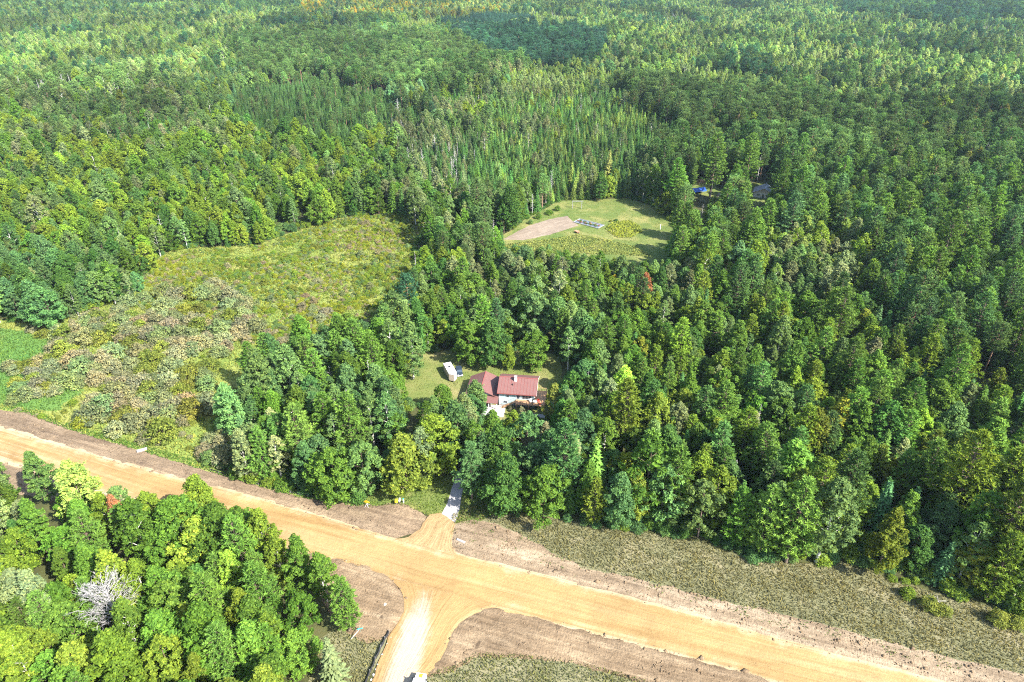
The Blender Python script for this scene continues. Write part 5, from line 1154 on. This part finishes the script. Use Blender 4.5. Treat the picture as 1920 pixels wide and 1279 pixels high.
def rock(loc, s, seed, label):
    r = np.random.default_rng(seed); import bmesh as bm_; b = bm_.new(); bm_.ops.create_icosphere(b, subdivisions=2, radius=1)
    k = r.normal(size=(5, 3))
    for v in b.verts:
        n_ = np.array(v.co); f = 1 + .18 * np.sin(k @ n_ * 1.7).sum() / 2; v.co = Vector(n_ * f * np.array([s, s * .8, s * .55]))
    me = bpy.data.meshes.new('boulder'); b.to_mesh(me); b.free(); me.materials.append(M['stone']); o = link('boulder', me, None, (*loc, s * .3)); o.rotation_euler = (0, 0, r.uniform(0, 6)); tag(o, label, 'boulder', 'pale stones along the silt fence')
for i, (a, b, s_) in enumerate(((732, 1197, .32), (724, 1208, .28), (720, 1217, .24), (715, 1228, .3), (712, 1237, .2), (707, 1247, .28), (703, 1256, .24), (698, 1266, .3), (694, 1275, .26))):
    rock(gp(a + 2, b), s_, 500 + i, f"{ORD[i]} pale stone from the upper end of the silt fence")
rs = empty('road_sign', P3(688, 951), math.radians(-8)); tag(rs, 'orange diamond construction sign on a stand beside the soil bank', 'sign')
dm = [(math.cos(t_), math.sin(t_)) for t_ in (0, math.pi / 2, math.pi, 1.5 * math.pi)]
sb = MB().prism([(.78 * a, .25 - .25 * b + .0, 1.45 + .78 * b) for a, b in dm], [(.78 * a, .22 - .25 * b, 1.45 + .78 * b) for a, b in dm]).build('sign_panel', M['orange'], rs)
MB().prism([(.66 * a, .21 - .25 * b * .85, 1.45 + .66 * b) for a, b in dm], [(.64 * a, .205 - .25 * b * .85, 1.45 + .64 * b) for a, b in dm]).build('border', M['yellow'], sb)
for x in (-.5, .5): MB().bar((0, .3, .9), (x, .8, 0), .04, 5).build('leg', M['grey_metal'], rs); MB().bar((0, .3, .9), (x, -.4, 0), .04, 5).build('leg', M['grey_metal'], rs)
mb = empty('mailbox', P3(750, 944)); tag(mb, 'white mailbox on a post beside the driveway grass', 'mailbox')
MB().box(-.06, -.06, 0, .06, .06, 1.0).build('post', M['grey_wood'], mb); MB().prism([(-.2, -.4, 1.0), (.2, -.4, 1.0), (.2, -.4, 1.35), (0, -.4, 1.48), (-.2, -.4, 1.35)][::-1], [(-.2, .4, 1.0), (.2, .4, 1.0), (.2, .4, 1.35), (0, .4, 1.48), (-.2, .4, 1.35)][::-1]).build('box', M['white'], mb); MB().box(-.22, -.42, 1.0, .22, -.4, 1.4).build('lid', M['grey_metal'], mb)
nb_ = empty('newspaper_box', P3(744, 946)); tag(nb_, 'yellow newspaper tube beside the white mailbox', 'newspaper box')
MB().box(-.05, -.05, 0, .05, .05, .9).build('post', M['grey_wood'], nb_); MB().box(-.3, -.45, .9, .3, .45, 1.35).build('box', M['yellow'], nb_)
ut = empty('utility_pedestal', P3(757, 943)); tag(ut, 'slim pale utility pedestal behind the mailbox', 'pedestal')
MB().box(-.12, -.12, 0, .12, .12, 1.2).build('body', M['white'], ut); MB().box(-.15, -.15, 1.2, .15, .15, 1.3).build('cap', M['teal_sign'], ut)
ss = empty('street_sign', P3(656, 1201)); tag(ss, 'leaning white post with teal street name blades in the roadside grass', 'street sign')
tip = P3(678, 1186, 0) - P3(656, 1201, 0) + Vector((0, -.6, 1.9)); MB().bar((0, 0, 0), tip, .05, 6).build('post', M['white'], ss)
for an in (.3, 1.9):
    d_ = Vector((math.cos(an), math.sin(an), 0)) * .55; n_ = Vector((0, 0, .12)); MB().slab([tip - d_ - n_, tip + d_ - n_, tip + d_ + n_, tip - d_ + n_], .02).build('blade', M['teal_sign'], ss)
def pipe(px, py, rz, L, r, mat, name, label, cat):
    o = empty(name, P3(px, py, r * .8), rz); tag(o, label, cat); m = MB()
    k = 14; th = .82
    for i in range(k):
        a0, a1 = 2 * math.pi * i / k, 2 * math.pi * (i + 1) / k
        ring = lambda x, rr, a: (x, rr * math.cos(a), rr * math.sin(a))
        m.prism([ring(-L / 2, r, a0), ring(-L / 2, r, a1), ring(-L / 2, r * th, a1), ring(-L / 2, r * th, a0)], [ring(L / 2, r, a0), ring(L / 2, r, a1), ring(L / 2, r * th, a1), ring(L / 2, r * th, a0)])
    m.build('barrel', mat, o)
pipe(267, 846, .5, 2.4, .45, M['foundation'], 'culvert_pipe', 'pale concrete culvert end at the top of the soil bank', 'pipe')
pipe(865, 1016, -.5, 2.2, .28, M['foundation'], 'culvert_pipe', 'short pale pipe lying on the soil right of the driveway apron', 'pipe')
rock(gp(722, 1135), .5, 600, 'white block lying on the bare soil patch of the junction')
def brush_pile(px, py, seed, label, s=1.0):
    o = empty('brush_pile', P3(px, py)); tag(o, label, 'brush pile', 'heaps of dead branches'); r = np.random.default_rng(seed)
    for i in range(16):
        a = r.uniform(0, 6.28); c = np.array([r.normal(0, .8), r.normal(0, .5), r.uniform(.1, .7)]) * s; d = np.array([math.cos(a), math.sin(a), r.uniform(-.1, .35)]) * r.uniform(.8, 1.9) * s
        g_ = Geo(); g_.add(*tube([c - d, c + (0, 0, .1), c + d], [.05, .045, .02], 5))
        for q in range(3): e = c + d * r.uniform(-.6, .9); g_.add(*tube([e, e + r.normal(size=3) * .45 * s], [.025, .012], 3))
        V_, F_, T_ = g_.arrays(); link('branch', fast_mesh('branch', V_, [(F_, 0)], [M['deadwood']]), o)
brush_pile(1752, 1134, 1, 'heap of grey dead branches at the forest edge on the verge', 1.2)
brush_pile(1905, 1150, 2, 'pale broken branches beside the olive bushes', .9)
# the big bare tree in the junction wood
bt, _ = dead_tree(777, 15, 5.6, .3, 8, 58, .85, True); V_, F_, T_ = bt.arrays()
bx0, by0 = gp(215, 1150, 7.0)
o = link('dead_tree', fast_mesh('bare_tree', V_, [(F_, 0)], [M['deadwood']], None, True), None, (bx0, by0, 0)); tag(o, 'large leafless silver-grey tree with dense spreading twigs in the junction wood', 'tree', GROUPS['dead_tree'])
o.scale = (1, 1, 1)

# ------------------------------------------------------------------ thin summer haze over the whole valley
hm, ht, ho = new_mat('haze'); pv = N(ht, 'ShaderNodeVolumePrincipled'); pv.inputs['Color'].default_value = (0.66, 0.86, 1.0, 1); pv.inputs['Density'].default_value = 0.00004; pv.inputs['Anisotropy'].default_value = 0.2
ht.links.new(pv.outputs[0], ho.inputs['Volume'])
hz = MB().box(-6100, -400, -1, 6100, 9100, 122).build('haze', hm); tag(hz, 'thin bluish haze over the distant forest', 'haze', kind='stuff')
